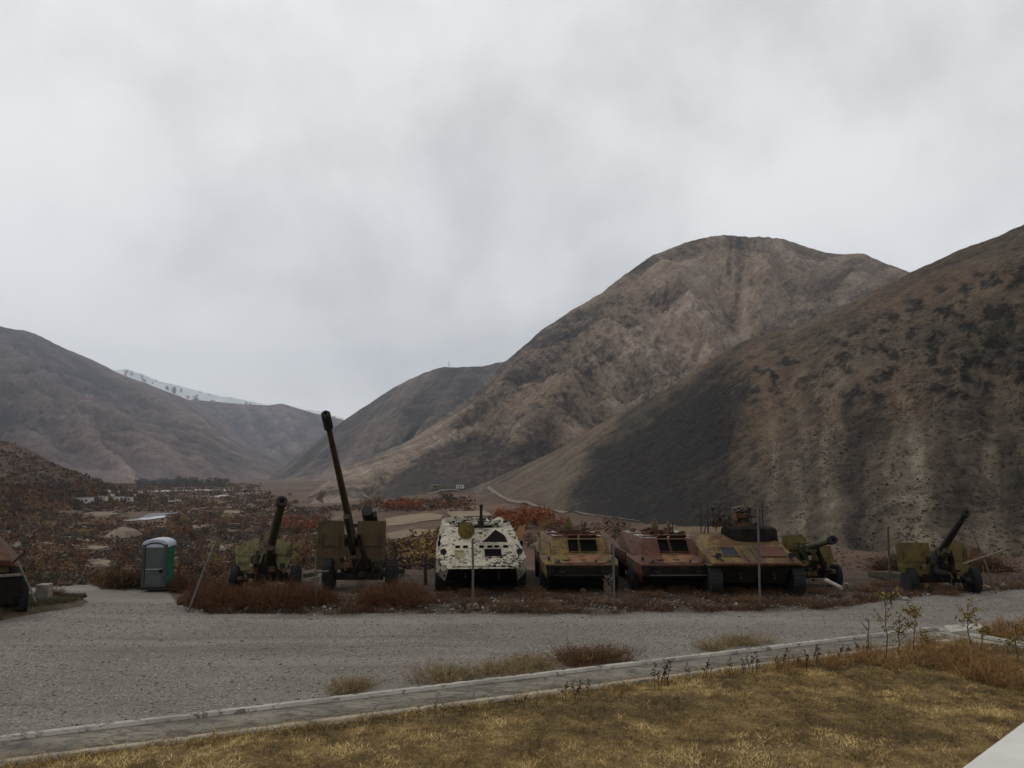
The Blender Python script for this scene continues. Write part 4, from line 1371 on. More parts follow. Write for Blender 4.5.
# ------------------------------------------------------------------ towed guns
def gun(name, label, org, base, muzzle, r0, r1, barrel_mat, shield_polys, shield_mat, shield_y, wheels, wr, ww, opts):
    """a towed gun: wheels, axle, split trail, cradle, shield plates and the barrel, in yard coordinates about org"""
    ox, oy = org
    g = empty(name, (ox, oy, 0))
    tag(g, label, 'gun', 'towed guns parked in the row')
    L = lambda p: Vector((p[0] - ox, p[1] - oy, p[2]))
    b0, b1 = L(base), L(muzzle)
    d = (b1 - b0).normalized()
    bl = MB()
    tot = (b1 - b0).length
    n = opts.get('step', 0.45)
    bl.tube([b0 - d * 0.25, b0 + d * 0.05, b0 + d * tot * n, b0 + d * (tot * n + 0.03), b1 - d * 0.02], [r0 * 1.05, r0, r0 * 0.92, (r0 * 0.78 + r1 * 0.22), r1], 18)
    bar = bl.build('barrel', barrel_mat, g, smooth=35)
    mb_ = MB()
    mr = opts.get('brake_r', r1 * 1.7)
    ml = opts.get('brake_l', 0.5)
    nb = 5
    pts, rad = [], []
    for k in range(nb):
        s0 = b1 - d * 0.03 + d * (ml * k / nb)
        s1 = b1 - d * 0.03 + d * (ml * (k + 0.62) / nb)
        s2 = b1 - d * 0.03 + d * (ml * (k + 0.64) / nb)
        s3 = b1 - d * 0.03 + d * (ml * (k + 0.98) / nb)
        pts += [s0, s1, s2, s3]
        rad += [mr, mr * 1.02, mr * 0.80, mr * 0.80]
    pts.append(b1 + d * (ml - 0.02))
    rad.append(mr)
    mb_.tube(pts[:-1], rad[:-1], 18)
    mz = mb_.build('muzzle_brake', M['dark_steel'], bar, smooth=35)
    e_ = b1 + d * (ml * 0.985 - 0.03)
    MB().tube([e_ - d * 0.02, e_ + d * 0.012], r1 * 0.62, 16).build('bore', M['void'], bar)
    # cradle and recoil cylinders
    upn = Vector((1, 0, 0)).cross(d)
    if upn.z < 0:
        upn = -upn
    c = MB()
    c.tube([b0 - d * 0.45 - upn * (r0 * 1.5), b0 + d * tot * 0.30 - upn * (r0 * 1.5)], r0 * 0.85, 12)
    c.box(b0 + d * 0.1 - upn * (r0 * 0.9), (r0 * 2.6, 0.9, r0 * 1.3), Matrix((Vector((1, 0, 0)), d, upn)).transposed())
    c.box(b0 - d * 0.25, (r0 * 3.2, 0.34, r0 * 3.4), Matrix((Vector((1, 0, 0)), d, upn)).transposed())
    c.build('cradle', M['gun_green'], g, 0.01)
    if opts.get('recuperator'):
        rx, off = opts['recuperator']
        rc = MB()
        rc.tube([b0 + Vector((rx, 0, 0)) + upn * off - d * 0.5, b0 + Vector((rx, 0, 0)) + upn * off + d * 0.35], 0.18, 14)
        rc.tube([b0 + Vector((rx + 0.22, 0, 0)) + upn * (off - 0.04) - d * 0.4, b0 + Vector((rx + 0.22, 0, 0)) + upn * (off - 0.04) + d * 0.15], 0.09, 12)
        rc.box(b0 + Vector((rx * 0.5, 0, 0)) + upn * off * 0.6, (rx + 0.2, 0.14, 0.12))
        rc.tube([b0 + Vector((rx + 0.1, 0, 0)) + upn * (off + 0.1), b0 + Vector((rx + 0.26, 0, 0)) + upn * (off + 0.16)], 0.035, 8)
        rc.build('recuperator', M['dark_steel'], g, smooth=40)
    # shield plates
    for k, poly in enumerate(shield_polys):
        s = MB()
        s.slab(poly, 0.022, (0, shield_y, 0), (1, 0, 0), (0, 0.10, 0.995))
        sh = s.build('shield', shield_mat, g, 0.004)
        xs, zs = [p[0] for p in poly], [p[1] for p in poly]
        f = MB()
        cx, w = (min(xs) + max(xs)) / 2, max(xs) - min(xs)
        zc_ = (min(zs) + max(zs)) / 2
        f.box((cx, shield_y - 0.03 + zc_ * 0.10, zc_ * 0.995 - 0.02), (w * 0.72, 0.03, 0.045))
        for s_ in (-0.3, 0.3):
            f.box((cx + s_ * w, shield_y - 0.028 + zc_ * 0.10, zc_ * 0.995), (0.035, 0.028, (max(zs) - min(zs)) * 0.5))
        f.build('stiffener', shield_mat, sh)
    # axle, bottom carriage, equilibrators
    ax = MB()
    ax.tube([(wheels[0][0], 0.05, wr), (wheels[1][0], 0.05, wr)], 0.07, 10)
    mid = (wheels[0][0] + wheels[1][0]) / 2
    wsp = abs(wheels[1][0] - wheels[0][0])
    ax.box((mid, 0.15, wr + 0.08), (wsp * 0.62, 0.55, 0.24))
    ax.box((mid, 0.05, wr + 0.32), (0.62, 0.5, 0.34))
    if opts.get('front_bar'):
        ax.box((mid, -0.28, wr - 0.02), (wsp * 0.78, 0.06, 0.20))
    for s in (-1, 1):
        ax.tube([(mid + s * 0.34, -0.1, wr + 0.2), (b0.x + s * r0 * 1.6, -0.25, b0.z + 0.05)], 0.055, 10)
    ax.build('carriage', M['bow'], g, 0.012)
    for s in (-1, 1):
        tr = MB()
        sp = opts.get('spread', 0.7)
        tr.hull([(mid + s * 0.35 + o_, 0.35, wr + z_) for o_ in (-0.09, 0.09) for z_ in (-0.1, 0.12)] + [(mid + s * (0.35 + sp) + o_, 3.6, 0.16 + z_) for o_ in (-0.07, 0.07) for z_ in (-0.08, 0.1)])
        tr.build('trail_leg', M['gun_green'], g, 0.01)
    hw = MB()
    hw.lathe([(-0.015, 0.13), (0.015, 0.13), (0.015, 0.11), (-0.015, 0.11)], (mid - 0.42, 0.0, wr + 0.62), 'X', 18)
    hw.box((mid - 0.36, 0.0, wr + 0.62), (0.1, 0.04, 0.2))
    hw.build('handwheel', M['dark_steel'], g)
    # breech block, elevating arc, balancing cylinders and loose ironwork about the mount
    br_ = MB().box(b0 - d * 0.55, (r0 * 2.6, 0.42, r0 * 2.6), Matrix((Vector((1, 0, 0)), d, upn)).transposed())
    br_.tube([b0 - d * 0.5 + Vector((r0 * 1.4, 0, 0)), b0 - d * 0.5 + Vector((r0 * 2.6, 0, -0.06))], 0.025, 6)
    br_.build('breech', M['dark_steel'], bar, 0.012)
    for s in (-1, 1):
        q = MB().tube([(mid + s * 0.26, -0.22, wr + 0.22), (b0.x + s * r0 * 1.9, b0.y - 0.28, b0.z + 0.10)], 0.075, 12)
        q.tube([(mid + s * 0.26, -0.22, wr + 0.22), (b0.x + s * r0 * 1.9, b0.y - 0.32, b0.z + 0.20)], 0.045, 10)
        q.build('balancing_cylinder', M['bow'] if s > 0 else barrel_mat, g, smooth=40)
    arc = [(b0.x + r0 * 1.7, 0.1 + math.cos(t) * 0.5, wr + 0.35 + math.sin(t) * 0.5) for t in [0.2 + k * 0.18 for k in range(9)]]
    MB().tube(arc, 0.03, 6).build('elevating_arc', M['dark_steel'], g)
    st_ = MB().tube([(mid - 0.55, -0.05, wr + 0.2), (mid - 0.55, 0.12, wr + 0.42)], 0.02, 6)
    st_.lathe([(0, 0.15), (0.03, 0.16), (0.05, 0.1)], (mid - 0.55, 0.14, wr + 0.42), 'Z', 14)
    st_.build('seat', M['rust'], g)
    gr = random.Random(len(label))
    for k in range(16):
        x = mid + gr.uniform(-0.42, 0.42) * wsp
        z = wr + gr.uniform(-0.12, 0.5)
        f = MB().box((x, gr.uniform(-0.5, -0.1), z), (gr.uniform(0.05, 0.22), gr.uniform(0.05, 0.2), gr.uniform(0.04, 0.16)), gr.uniform(0, 3))
        f.build('carriage_fitting', gr.choice([M['bow'], M['dark_steel'], M['rust'], shield_mat]), g, 0.008)
    for k in range(5):
        x = mid + gr.uniform(-0.35, 0.35) * wsp
        MB().tube([(x, -0.3, wr + gr.uniform(-0.1, 0.1)), (x + gr.uniform(-0.4, 0.4), -0.2, wr + gr.uniform(0.25, 0.7))], gr.uniform(0.014, 0.03), 6).build('tie_rod', gr.choice([M['bow'], M['rust'], M['dark_steel']]), g)
    for x, y in wheels:
        wheel(g, (x, y, wr), wr, ww)
    return g


# short howitzer (second from left)
oy = 25.0
X = lambda px, Y=25.0: (px - 512) * Y / F
Z = lambda py, Y=25.0: H - (py - HORIZON) * Y / F
o2 = (X(271), oy)


def loc_poly(pts, ox, Y):
    return [(X(p, Y) - ox, Z(q, Y)) for p, q in pts]


gun('howitzer', 'dark short howitzer with pale mottled shield and thick raised barrel, beside the leaning pole', o2, at(268.5, 556, 25.0)[:], at(281.5, 503, 22.4)[:], 0.135, 0.112, M['gun_green'],
    [loc_poly([(239, 547), (250, 540), (262, 536), (262, 566), (246, 568), (241, 560)], o2[0], oy), loc_poly([(275, 536), (296, 541), (296, 556), (290, 566), (275, 567)], o2[0], oy)], M['shield_pale'], -0.12,
    [(X(242) - o2[0], 0.0), (X(300) - o2[0], 0.0)], 0.42, 0.24, dict(brake_r=0.15, brake_l=0.16, step=0.62, spread=0.3))

# the tall long-barrelled gun
o3 = (X(358, 25.6), 25.6)
gun('field_gun', 'tall field gun with the longest barrel, raised steeply past a broad brown shield', o3, at(353.5, 540, 25.7)[:], at(328.5, 427, 20.6)[:], 0.118, 0.070, M['barrel_brown'],
    [loc_poly([(320, 522), (325, 519), (346, 520), (347.5, 567), (320, 567)], o3[0], 25.6), loc_poly([(359, 520), (387, 520), (388, 566), (358, 566)], o3[0], 25.6)], M['shield_brown'], -0.1,
    [(X(333, 25.6) - o3[0], 0.0), (X(394, 25.6) - o3[0], 0.0)], 0.50, 0.30, dict(brake_r=0.118, brake_l=0.62, step=0.30, spread=0.5, recuperator=(0.36, 0.86), front_bar=True))

# gun beyond the tracked carrier
o8 = (X(811, 26.2), 26.2)
gun('anti_tank_gun', 'olive gun with a nearly level barrel, half hidden by the tracked carrier', o8, at(806, 548, 26.2)[:], at(831, 540.5, 24.0)[:], 0.11, 0.085, M['gun_green'],
    [loc_poly([(780, 535), (800, 533), (805, 538), (801, 562), (782, 562)], o8[0], 26.2), loc_poly([(808, 548), (828, 544), (831, 560), (823, 566), (809, 566)], o8[0], 26.2)], M['shield_olive'], 0.1,
    [(X(790, 26.2) - o8[0], 0.0), (X(829, 26.2) - o8[0], 0.0)], 0.38, 0.24, dict(brake_r=0.13, brake_l=0.24, step=0.5, spread=0.2))

# gun at the right end
o9 = (X(937, 25.0), 25.0)
gun('field_gun', 'olive yellow gun at the right end of the row with a slim raised barrel', o9, at(938, 556, 25.2)[:], at(965, 514.5, 22.6)[:], 0.12, 0.075, M['dark_steel'],
    [loc_poly([(890, 543), (894, 541), (923, 541), (925, 571), (916, 575), (906, 571), (891, 570)], o9[0], 25), loc_poly([(940, 541), (955, 541), (960, 548), (960, 569), (940, 573)], o9[0], 25)], M['shield_olive'], -0.1,
    [(X(902) - o9[0], 0.0), (X(963) - o9[0], 0.0)], 0.40, 0.25, dict(brake_r=0.105, brake_l=0.18, step=0.4, spread=0.25))
fl = MB().slab([(-0.12, -0.12), (0.14, -0.10), (0.12, 0.12), (-0.10, 0.14)], 0.05, (X(963) - o9[0], -0.22, Z(550)), (0.8, -0.5, 0.1), (0.2, 0, 0.95))
fl.build('rusty_box', M['rust'], bpy.data.objects['field_gun.001'])


# ------------------------------------------------------------------ wreck cut by the left edge
def make_wreck():
    Y = 21.5
    r = empty('wrecked_vehicle', (X(-24, Y), Y + 0.6, 0), R(33))
    tag(r, 'rusted vehicle wreck with sloping brown top, cut by the left edge of the picture', 'wreck')
    b = MB()
    b.hull([(-1.6, -1.5, 0.30), (0.86, -1.5, 0.30), (-1.6, 2.6, 0.3), (0.86, 2.6, 0.3), (-1.6, -1.6, 1.02), (0.95, -1.55, 1.02), (-1.6, 2.6, 1.02), (0.95, 2.6, 1.02)])
    b.build('lower_body', M['bow'], r, 0.03)
    b = MB()
    b.hull([(-1.6, -1.2, 1.1), (0.62, -1.2, 1.1), (-1.6, 2.4, 1.1), (0.70, 2.4, 1.1), (-1.6, -1.1, 1.52), (0.66, -1.1, 1.45), (-1.6, 2.4, 1.52), (0.7, 2.4, 1.45)])
    b.build('side_plate', M['shield_brown'], r, 0.02)
    b = MB()
    b.hull([(-1.6, -1.35, 1.62), (0.62, -1.35, 1.42), (0.86, -1.30, 1.22), (-1.6, 2.5, 1.62), (0.70, 2.5, 1.42), (0.92, 2.5, 1.22), (-1.6, -0.4, 2.10), (0.28, -0.4, 2.02), (-1.6, 1.6, 2.1), (0.28, 1.6, 2.02)])
    b.build('sloping_roof', M['rust'], r, 0.02)
    MB().box((-0.4, -1.58, 1.06), (2.6, 0.10, 0.06)).build('crossbar', M['wood'], r)
    for y in (-1.0, 1.7):
        wheel(r, (0.98, y, 0.45), 0.45, 0.26)
    wheel(r, (-1.3, -1.2, 0.45), 0.45, 0.26)
    a = MB().tube([(0.70, -1.3, 1.35), (0.96, -1.4, 1.62), (0.92, -1.42, 1.70)], 0.03, 8)
    a.build('bracket', M['dark_steel'], r)


make_wreck()

# grassy verge round the wreck
vp = [(-80, 640), (-20, 630), (0, 621), (35, 614), (62, 609), (84, 603), (91, 597), (84, 591), (60, 586), (40, 583), (0, 583), (-80, 584)]
vpts = [on_level(p, q, 0.0 if q > 600 else -0.25) for p, q in vp]
cen = sum(vpts, Vector()) / len(vpts)
n_r, n_a = 14, 96
rows = []
ang_pts = []
for k in range(n_a):
    f_ = k / n_a * len(vpts)
    i = int(f_)
    ang_pts.append(vpts[i].lerp(vpts[(i + 1) % len(vpts)], f_ - i))
Vv = []
for j in range(n_r):
    s = j / (n_r - 1)
    for k in range(n_a):
        p = cen.lerp(ang_pts[k], s)
        zg = drop_to(p.x, p.y)
        h = 0.20 * (1 - s ** 5) + 0.06 * float(fbm(p.x / 0.7, p.y / 0.7, 77, 3)) * (1 - s ** 6) - 0.03 * s ** 6
        Vv.append((p.x, p.y, zg + h))
Q = []
for j in range(n_r - 1):
    for k in range(n_a):
        Q.append((j * n_a + k, j * n_a + (k + 1) % n_a, (j + 1) * n_a + (k + 1) % n_a, (j + 1) * n_a + k))
tv = NT('weedy_earth')
tvc = tv.ramp(tv.noise(2.2, 7, 0.7), [(0.35, (0.034, 0.026, 0.014)), (0.55, (0.075, 0.055, 0.030)), (0.7, (0.13, 0.105, 0.07))])
M['verge'] = tv.done(tvc, 0.97, tv.noise(18, 5, 0.7), 0.7, 0.04)
verge = np_mesh('verge', np.array(Vv), np.array(Q), M['verge'], smooth=True)
tag(verge, 'weedy earth verge around the wreck beside the gravel', 'verge', kind='structure')

p = on_level(39.5, 601, 0.05)
cb = MB().box((p.x, p.y + 0.2, p.z + 0.2), (0.34, 0.36, 0.50), 0.15)
tag(cb.build('concrete_block', M['stone'], bevel=0.02), 'pale upright concrete block on the verge beside the wreck', 'concrete block')


# ------------------------------------------------------------------ portable toilet
def make_toilet():
    Y = 36.0
    x0 = X(165, Y)
    zg = float(ground_z(np.array([158.0]), np.array([Y]), np.array([x0]))[0])
    r = empty('portable_toilet', (x0, Y, zg + 0.10), R(6))
    r.scale = (0.93, 0.93, 0.93)
    tag(r, 'portable toilet cabin with grey door, green side and white domed roof', 'toilet')
    gry = plain('grey_plastic', (0.060, 0.064, 0.064), 0.55, 0.15, 3, 0.05)
    dkg = plain('dark_grey_plastic', (0.034, 0.037, 0.037), 0.6, 0.15, 3, 0.05)
    grn = plain('green_plastic', (0.012, 0.115, 0.062), 0.5, 0.15, 3, 0.05)
    wht = plain('white_plastic', (0.31, 0.335, 0.37), 0.45, 0.06, 3, 0.03)
    w, d, h = 0.555, 0.60, 1.98
    c = MB()      # side and back walls, ribbed
    c.box((w - 0.02, 0.0, h / 2 + 0.10), (0.04, 2 * d - 0.1, h - 0.06)).box((-w + 0.02, 0, h / 2 + 0.10), (0.04, 2 * d - 0.1, h - 0.06)).box((0, d - 0.05, h / 2 + 0.10), (2 * w - 0.084, 0.04, h - 0.06))
    for k in range(6):
        for s in (-1, 1):
            c.box((s * (w + 0.012), -0.42 + k * 0.17, h / 2 + 0.12), (0.03, 0.07, h - 0.25))
    for z in (0.55, 1.05, 1.55):
        for s in (-1, 1):
            c.box((s * (w + 0.006), 0, z), (0.016, 2 * d - 0.16, 0.05))
    c.build('side_wall', grn, r, 0.008)
    MB().box((0, 0.02, 0.05), (2 * w + 0.06, 2 * d + 0.04, 0.12)).build('base', M['dark_steel'], r, 0.01)
    f = MB()      # front frame: posts and lintel arch
    for s in (-1, 1):
        f.box((s * (w - 0.05), -d + 0.03, h / 2 + 0.10), (0.13, 0.10, h + 0.02))
    arch = [(w - 0.117, h - 0.28)]
    for k in range(13):
        t = PI * k / 12
        arch.append((math.cos(t) * (w - 0.118), h - 0.06 + math.sin(t) * 0.20))
    arch.append((-w + 0.117, h - 0.28))
    outer = [(math.cos(PI - PI * k / 12) * (w - 0.04), h - 0.06 + math.sin(PI * k / 12) * 0.275) for k in range(13)]
    f.slab(arch[1:-1] + outer, 0.08, (0, -d + 0.03, 0.0), (1, 0, 0), (0, 0, 1))
    f.build('front_frame', dkg, r, 0.008)
    dr = MB()
    door = [(w - 0.13, 0.13)] + [(math.cos(PI * k / 12) * (w - 0.13), h - 0.08 + math.sin(PI * k / 12) * 0.19) for k in range(13)] + [(-w + 0.13, 0.13)]
    dr.slab(door, 0.05, (0, -d + 0.05, 0), (1, 0, 0), (0, 0, 1))
    do = dr.build('door', gry, r, 0.008)
    pn = MB()
    pn.slab([(0.33, 1.02), (0.33, 1.60), (0.2, 1.92), (-0.2, 1.92), (-0.33, 1.60), (-0.33, 1.02)], 0.02, (0, -d + 0.018, 0))
    pn.slab([(0.33, 0.22), (0.33, 0.74), (-0.33, 0.74), (-0.33, 0.22)], 0.02, (0, -d + 0.018, 0))
    pn.build('door_panel', gry, do, 0.006)
    MB().box((-0.04, -d + 0.005, 0.95), (0.74, 0.04, 0.03)).build('door_rail', wht, do, 0.005)
    MB().box((0.30, -d + 0.0, 0.86), (0.13, 0.06, 0.14)).build('latch', M['void'], do, 0.005)
    rf = MB()
    prof = [(-w - 0.06, h - 0.02)] + [(math.cos(PI - PI * k / 14) * (w + 0.06), h + 0.02 + math.sin(PI * k / 14) ** 0.75 * 0.34) for k in range(15)] + [(w + 0.06, h - 0.02)]
    a = [(x, z) for x, z in prof]
    rings = []
    for y, sc, dz in ((-d + 0.01, 0.97, -0.02), (-d + 0.07, 1.0, 0.0), (d - 0.05, 1.0, 0.0), (d + 0.05, 0.95, -0.03)):
        rings.append([rf.bm.verts.new((x * sc, y, z + dz)) for x, z in a])
    for q0_, q1_ in zip(rings, rings[1:]):
        for k in range(len(a)):
            rf.bm.faces.new((q0_[k], q0_[(k + 1) % len(a)], q1_[(k + 1) % len(a)], q1_[k]))
    rf.bm.faces.new(rings[0])
    rf.bm.faces.new(rings[-1][::-1])
    rf.build('roof', wht, r, 0.015, 40)


make_toilet()


# ------------------------------------------------------------------ poles, rods and fence posts
def pole(name, label, p0, p1, rad, mat, cat='pole', group=None):
    """p = (px, py, depth) ends"""
    a, b = at(*p0), at(*p1)
    mid_ = a.lerp(b, 0.5) + Vector((random.uniform(-0.01, 0.01), 0, 0))
    r_ = empty(name, a)
    o = MB().tube([Vector((0, 0, -0.12)) if abs(a.z) < 0.3 else Vector((0, 0, 0)), mid_ - a, b - a], [rad, rad * 0.97, rad * 0.93], 8)
    ob = o.build(name, mat)
    ob.location = a
    bpy.data.objects.remove(r_)
    ob.name = name
    return tag(ob, label, cat, group)


pole('leaning_pole', 'grey pole leaning left of the short howitzer', (188, 609, 21.9), (218, 537, 22.6), 0.035, M['pipe'])
pole('rod', 'thin pale rod resting against the howitzer wheel', (241, 557, 24.3), (224, 546, 24.0), 0.018, M['pipe'], 'rod')
pole('rod', 'thin pale rod lying level between the howitzer and the tall gun', (302, 574, 24.4), (329, 571, 24.6), 0.028, M['pipe'], 'rod')
pole('fence_post', 'short pale post right of the howitzer wheel', (302, 590, 23.6), (302.5, 568, 23.8), 0.022, M['pipe'], 'post', 'fence posts in front of the row')
pole('fence_post', 'slim grey post in front of the tall gun', (316, 604, 22.4), (315.5, 554, 22.5), 0.022, M['pipe'], 'post', 'fence posts in front of the row')
pole('fence_post', 'dark post in the gap between the tall gun and the white carrier', (425.5, 584, 26.6), (425, 556, 26.6), 0.06, M['post_dark'], 'post', 'fence posts in front of the row')
pole('rod', 'dark rail reaching from the tall gun to the dark post', (388, 566, 26.4), (425, 564.5, 26.5), 0.03, M['post_dark'], 'rod')
pole('fence_post', 'grey post standing before the nose of the white carrier', (473, 602, 22.8), (472.5, 540, 22.9), 0.034, M['pipe'], 'post', 'fence posts in front of the row')
pole('fence_post', 'grey post between the olive and the red armoured car', (614.5, 606, 22.2), (613.5, 543, 22.3), 0.03, M['pipe'], 'post', 'fence posts in front of the row')
pole('fence_post', 'tall grey post before the tracked carrier', (760, 606, 22.2), (757.5, 500, 22.3), 0.032, M['pipe'], 'post', 'fence posts in front of the row')
pole('fence_post', 'dark post left of the gun at the right end', (890.5, 602, 22.8), (888, 527, 22.9), 0.032, M['post_dark'], 'post', 'fence posts in front of the row')
pole('leaning_pole', 'thin pale pole leaning beside the right end gun', (996, 589, 24.6), (970, 526, 24.8), 0.026, M['pipe'])
pole('rod', 'pale stick crossing the leaning pole by the right end gun', (962, 564, 24.4), (1002, 551, 24.3), 0.026, M['wood'], 'rod')
pole('rod', 'pale bar leaning on the wreck at the left edge', (36, 602, 20.9), (18, 562, 21.2), 0.026, M['pipe'], 'rod')
pole('rod', 'rusty beam lying below the half hidden gun', (826, 580, 24.3), (842, 588, 23.5), 0.06, M['rust_pale'], 'beam')


# ------------------------------------------------------------------ plants: builders
def blades(n, base_xy, zfn, hgt, wid, lean, colfn, segs=2):
    """many grass blades as bent strips; returns arrays"""
    bx, by = base_xy
    n = len(bx)
    a = rng.uniform(0, 2 * np.pi, n)
    la = rng.uniform(0, 2 * np.pi, n)
    h = hgt(n)
    w = wid(n)
    ln = lean(n) * h
    z = zfn(bx, by)
    V = np.zeros((n, segs + 1, 2, 3))
    for s in range(segs + 1):
        t = s / segs
        ww = w * (1 - 0.75 * t)
        cx, cy = bx + np.cos(la) * ln * t ** 1.6, by + np.sin(la) * ln * t ** 1.6
        cz = z - 0.01 + h * t * (1 - 0.25 * t * np.clip(ln / np.maximum(h, 1e-4), 0, 1))
        for k, sg in enumerate((-0.5, 0.5)):
            V[:, s, k, 0] = cx + np.cos(a) * ww * sg
            V[:, s, k, 1] = cy + np.sin(a) * ww * sg
            V[:, s, k, 2] = cz
    C = colfn(bx, by, n)
    base = np.arange(n) * (segs + 1) * 2
    Q = []
    for s in range(segs):
        o = base + s * 2
        Q.append(np.stack([o, o + 1, o + 3, o + 2], 1))
    Q = np.concatenate(Q)
    return V.reshape(-1, 3), Q, np.repeat(C, (segs + 1) * 2, axis=0)


def merge(parts):
    Vs, Qs, Cs, o = [], [], [], 0
    for V, Q, C in parts:
        Vs.append(V)
        Qs.append(Q + o)
        Cs.append(C)
        o += len(V)
    return np.concatenate(Vs), np.concatenate(Qs), np.concatenate(Cs)


def pal(cols, n, f=None, var=0.2):
    cols = np.array(cols)
    if f is None:
        f = rng.uniform(0, 1, n)
    x = np.clip(f, 0, 0.9999) * (len(cols) - 1)
    i = x.astype(int)
    t = (x - i)[:, None]
    c = cols[i] * (1 - t) + cols[np.minimum(i + 1, len(cols) - 1)] * t
    return c * rng.uniform(1 - var, 1 + var, (n, 1))


# lawn blades, denser in the nearer view
def lawn_points(n, x0, x1, y0, y1):
    x, y = rng.uniform(x0, x1, n), rng.uniform(y0, y1, n)
    k = inside_lawn(x, y) & (x < y * 0.72 + 1.5) & (x > -y * 0.72 - 1.5)
    return x[k], y[k]


def lawn_col(x, y, n):
    f = 0.43 + 0.75 * fbm(x / 0.11, y / 0.11, 63, 2) - 0.22 * np.exp(-(((x - 5.2) / 2.2) ** 2 + ((y - 13.2) / 1.6) ** 2)) + 1.5 * fbm(x / 0.55, y / 0.55, 58, 5, 0.7) + 1.15 * fbm(x / 2.2, y / 2.2, 59, 3)
    return pal([(0.018, 0.016, 0.005), (0.042, 0.028, 0.008), (0.128, 0.080, 0.026), (0.235, 0.162, 0.060), (0.37, 0.28, 0.125)], n, f, 0.28)


def lawn_dens(x, y):
    return fbm(x / 0.5, y / 0.5, 91, 4)


lx, ly = lawn_points(620000, -11, 14, 5.5, 19.5)
hmod = lawn_dens(lx, ly)
V, Q, C = blades(0, (lx, ly), lawn_z, lambda n: (0.028 + 0.035 * rng.random(n)) * (1 + 1.2 * np.clip(hmod, -0.6, 1)), lambda n: rng.uniform(0.004, 0.008, n), lambda n: rng.uniform(0.3, 1.6, n), lawn_col, 1)
tag(np_mesh('grass', V, Q, M['leaf'], cols=C, gain=1.9), 'short dry yellow and brown grass covering the lawn', 'grass', kind='stuff')

n = 8000
tt_ = rng.uniform(0, 1, n)
dd_ = rng.uniform(1.07, 1.42, n)
Lk = (Ecor - E0).length
ex, ey = C0.x + dk_.x * tt_ * Lk + nk.x * dd_, C0.y + dk_.y * tt_ * Lk + nk.y * dd_
kk_ = fbm(ex / 0.5, ey / 0.5, 777, 4) > -0.1
ex, ey = ex[kk_], ey[kk_]
V, Q, C = blades(0, (ex, ey), lambda x, y: np.maximum(lawn_z(x, y), LZ - 0.03), lambda n: rng.uniform(0.05, 0.17, n), lambda n: rng.uniform(0.005, 0.010, n), lambda n: rng.uniform(0.5, 1.6, n), lambda x, y, n: pal([(0.05, 0.03, 0.010), (0.20, 0.115, 0.035), (0.40, 0.27, 0.09)], n, None, 0.3), 2)
tag(np_mesh('edge_grass', V, Q, M['leaf'], cols=C, gain=1.3), 'longer straw grass hanging over the inner kerb of the channel', 'grass', kind='stuff')

RUST = [(0.085, 0.036, 0.015), (0.150, 0.068, 0.027), (0.22, 0.112, 0.046)]
STRAW = [(0.13, 0.085, 0.034), (0.24, 0.165, 0.07), (0.36, 0.265, 0.13)]
BROWN = [(0.040, 0.026, 0.014), (0.080, 0.050, 0.026), (0.13, 0.09, 0.045)]


def bush_mesh(name, n, rx, h, cols, seed, wid=0.012, fine=0.6):
    """a wiry dry bush: many arching twigs from one stock, each with side sprigs"""
    g = np.random.default_rng(seed)
    parts = []
    az = g.uniform(0, 2 * np.pi, n)
    el = np.arccos(g.uniform(0.15, 1.0, n))
    ln = g.uniform(0.55, 1.0, n)
    r0 = np.sqrt(g.random(n)) * rx * 0.45
    b = np.stack([np.cos(az) * r0, np.sin(az) * r0, np.zeros(n)], 1)
    d = np.stack([np.cos(az) * np.sin(el) * rx, np.sin(az) * np.sin(el) * rx, np.cos(el) * h], 1) * ln[:, None]
    tip = b + d + g.normal(0, 0.03, (n, 3))
    mid = b * 0.5 + tip * 0.5 + np.stack([np.zeros(n), np.zeros(n), h * 0.16 * g.random(n)], 1)
    segsets = [(b, mid, wid), (mid, tip, wid * 0.7)]
    for k in range(3):
        t = g.uniform(0.1, 1, (n, 1))
        o = mid * (1 - t) + tip * t
        e_ = o + g.normal(0, 1, (n, 3)) * np.array([rx, rx, h]) * 0.16 + np.array([0, 0, h * 0.08])
        segsets.append((o, e_, wid * fine))
    Vs, Qs, Cs, off = [], [], [], 0
    base_c = pal(cols, n, g.random(n), 0.25)
    for p0, p1, w in segsets:
        dd = p1 - p0
        sd = np.cross(dd, g.normal(0, 1, (n, 3)))
        sd /= np.linalg.norm(sd, axis=1, keepdims=True) + 1e-9
        V = np.stack([p0 - sd * w * 0.5, p0 + sd * w * 0.5, p1 + sd * w * 0.3, p1 - sd * w * 0.3], 1).reshape(-1, 3)
        V[:, 2] = np.maximum(V[:, 2], -0.02)
        Q = np.arange(n * 4).reshape(n, 4) + off
        Vs.append(V)
        Qs.append(Q)
        Cs.append(np.repeat(base_c * g.uniform(0.8, 1.2, (n, 1)), 4, axis=0))
        off += n * 4
    return np.concatenate(Vs), np.concatenate(Qs), np.concatenate(Cs)


def bush_kind(name, n, rx, h, cols, seeds, **kw):
    out = []
    for s in seeds:
        V, Q, C = bush_mesh(name, n, rx, h, cols, s, **kw)
        o = np_mesh(name, V, Q, M['leaf'], cols=C)
        out.append(o)
    return out


used_proto = set()


def place(proto, name, x, y, z, rz, sc, label, cat, group):
    if proto.name in used_proto:
        o = proto.copy()
        COL.objects.link(o)
    else:
        o = proto
        used_proto.add(proto.name)
    o.location = (x, y, z)
    o.rotation_euler = (0, 0, rz)
    o.scale = sc if isinstance(sc, tuple) else (sc, sc, sc)
    return tag(o, label, cat, group)


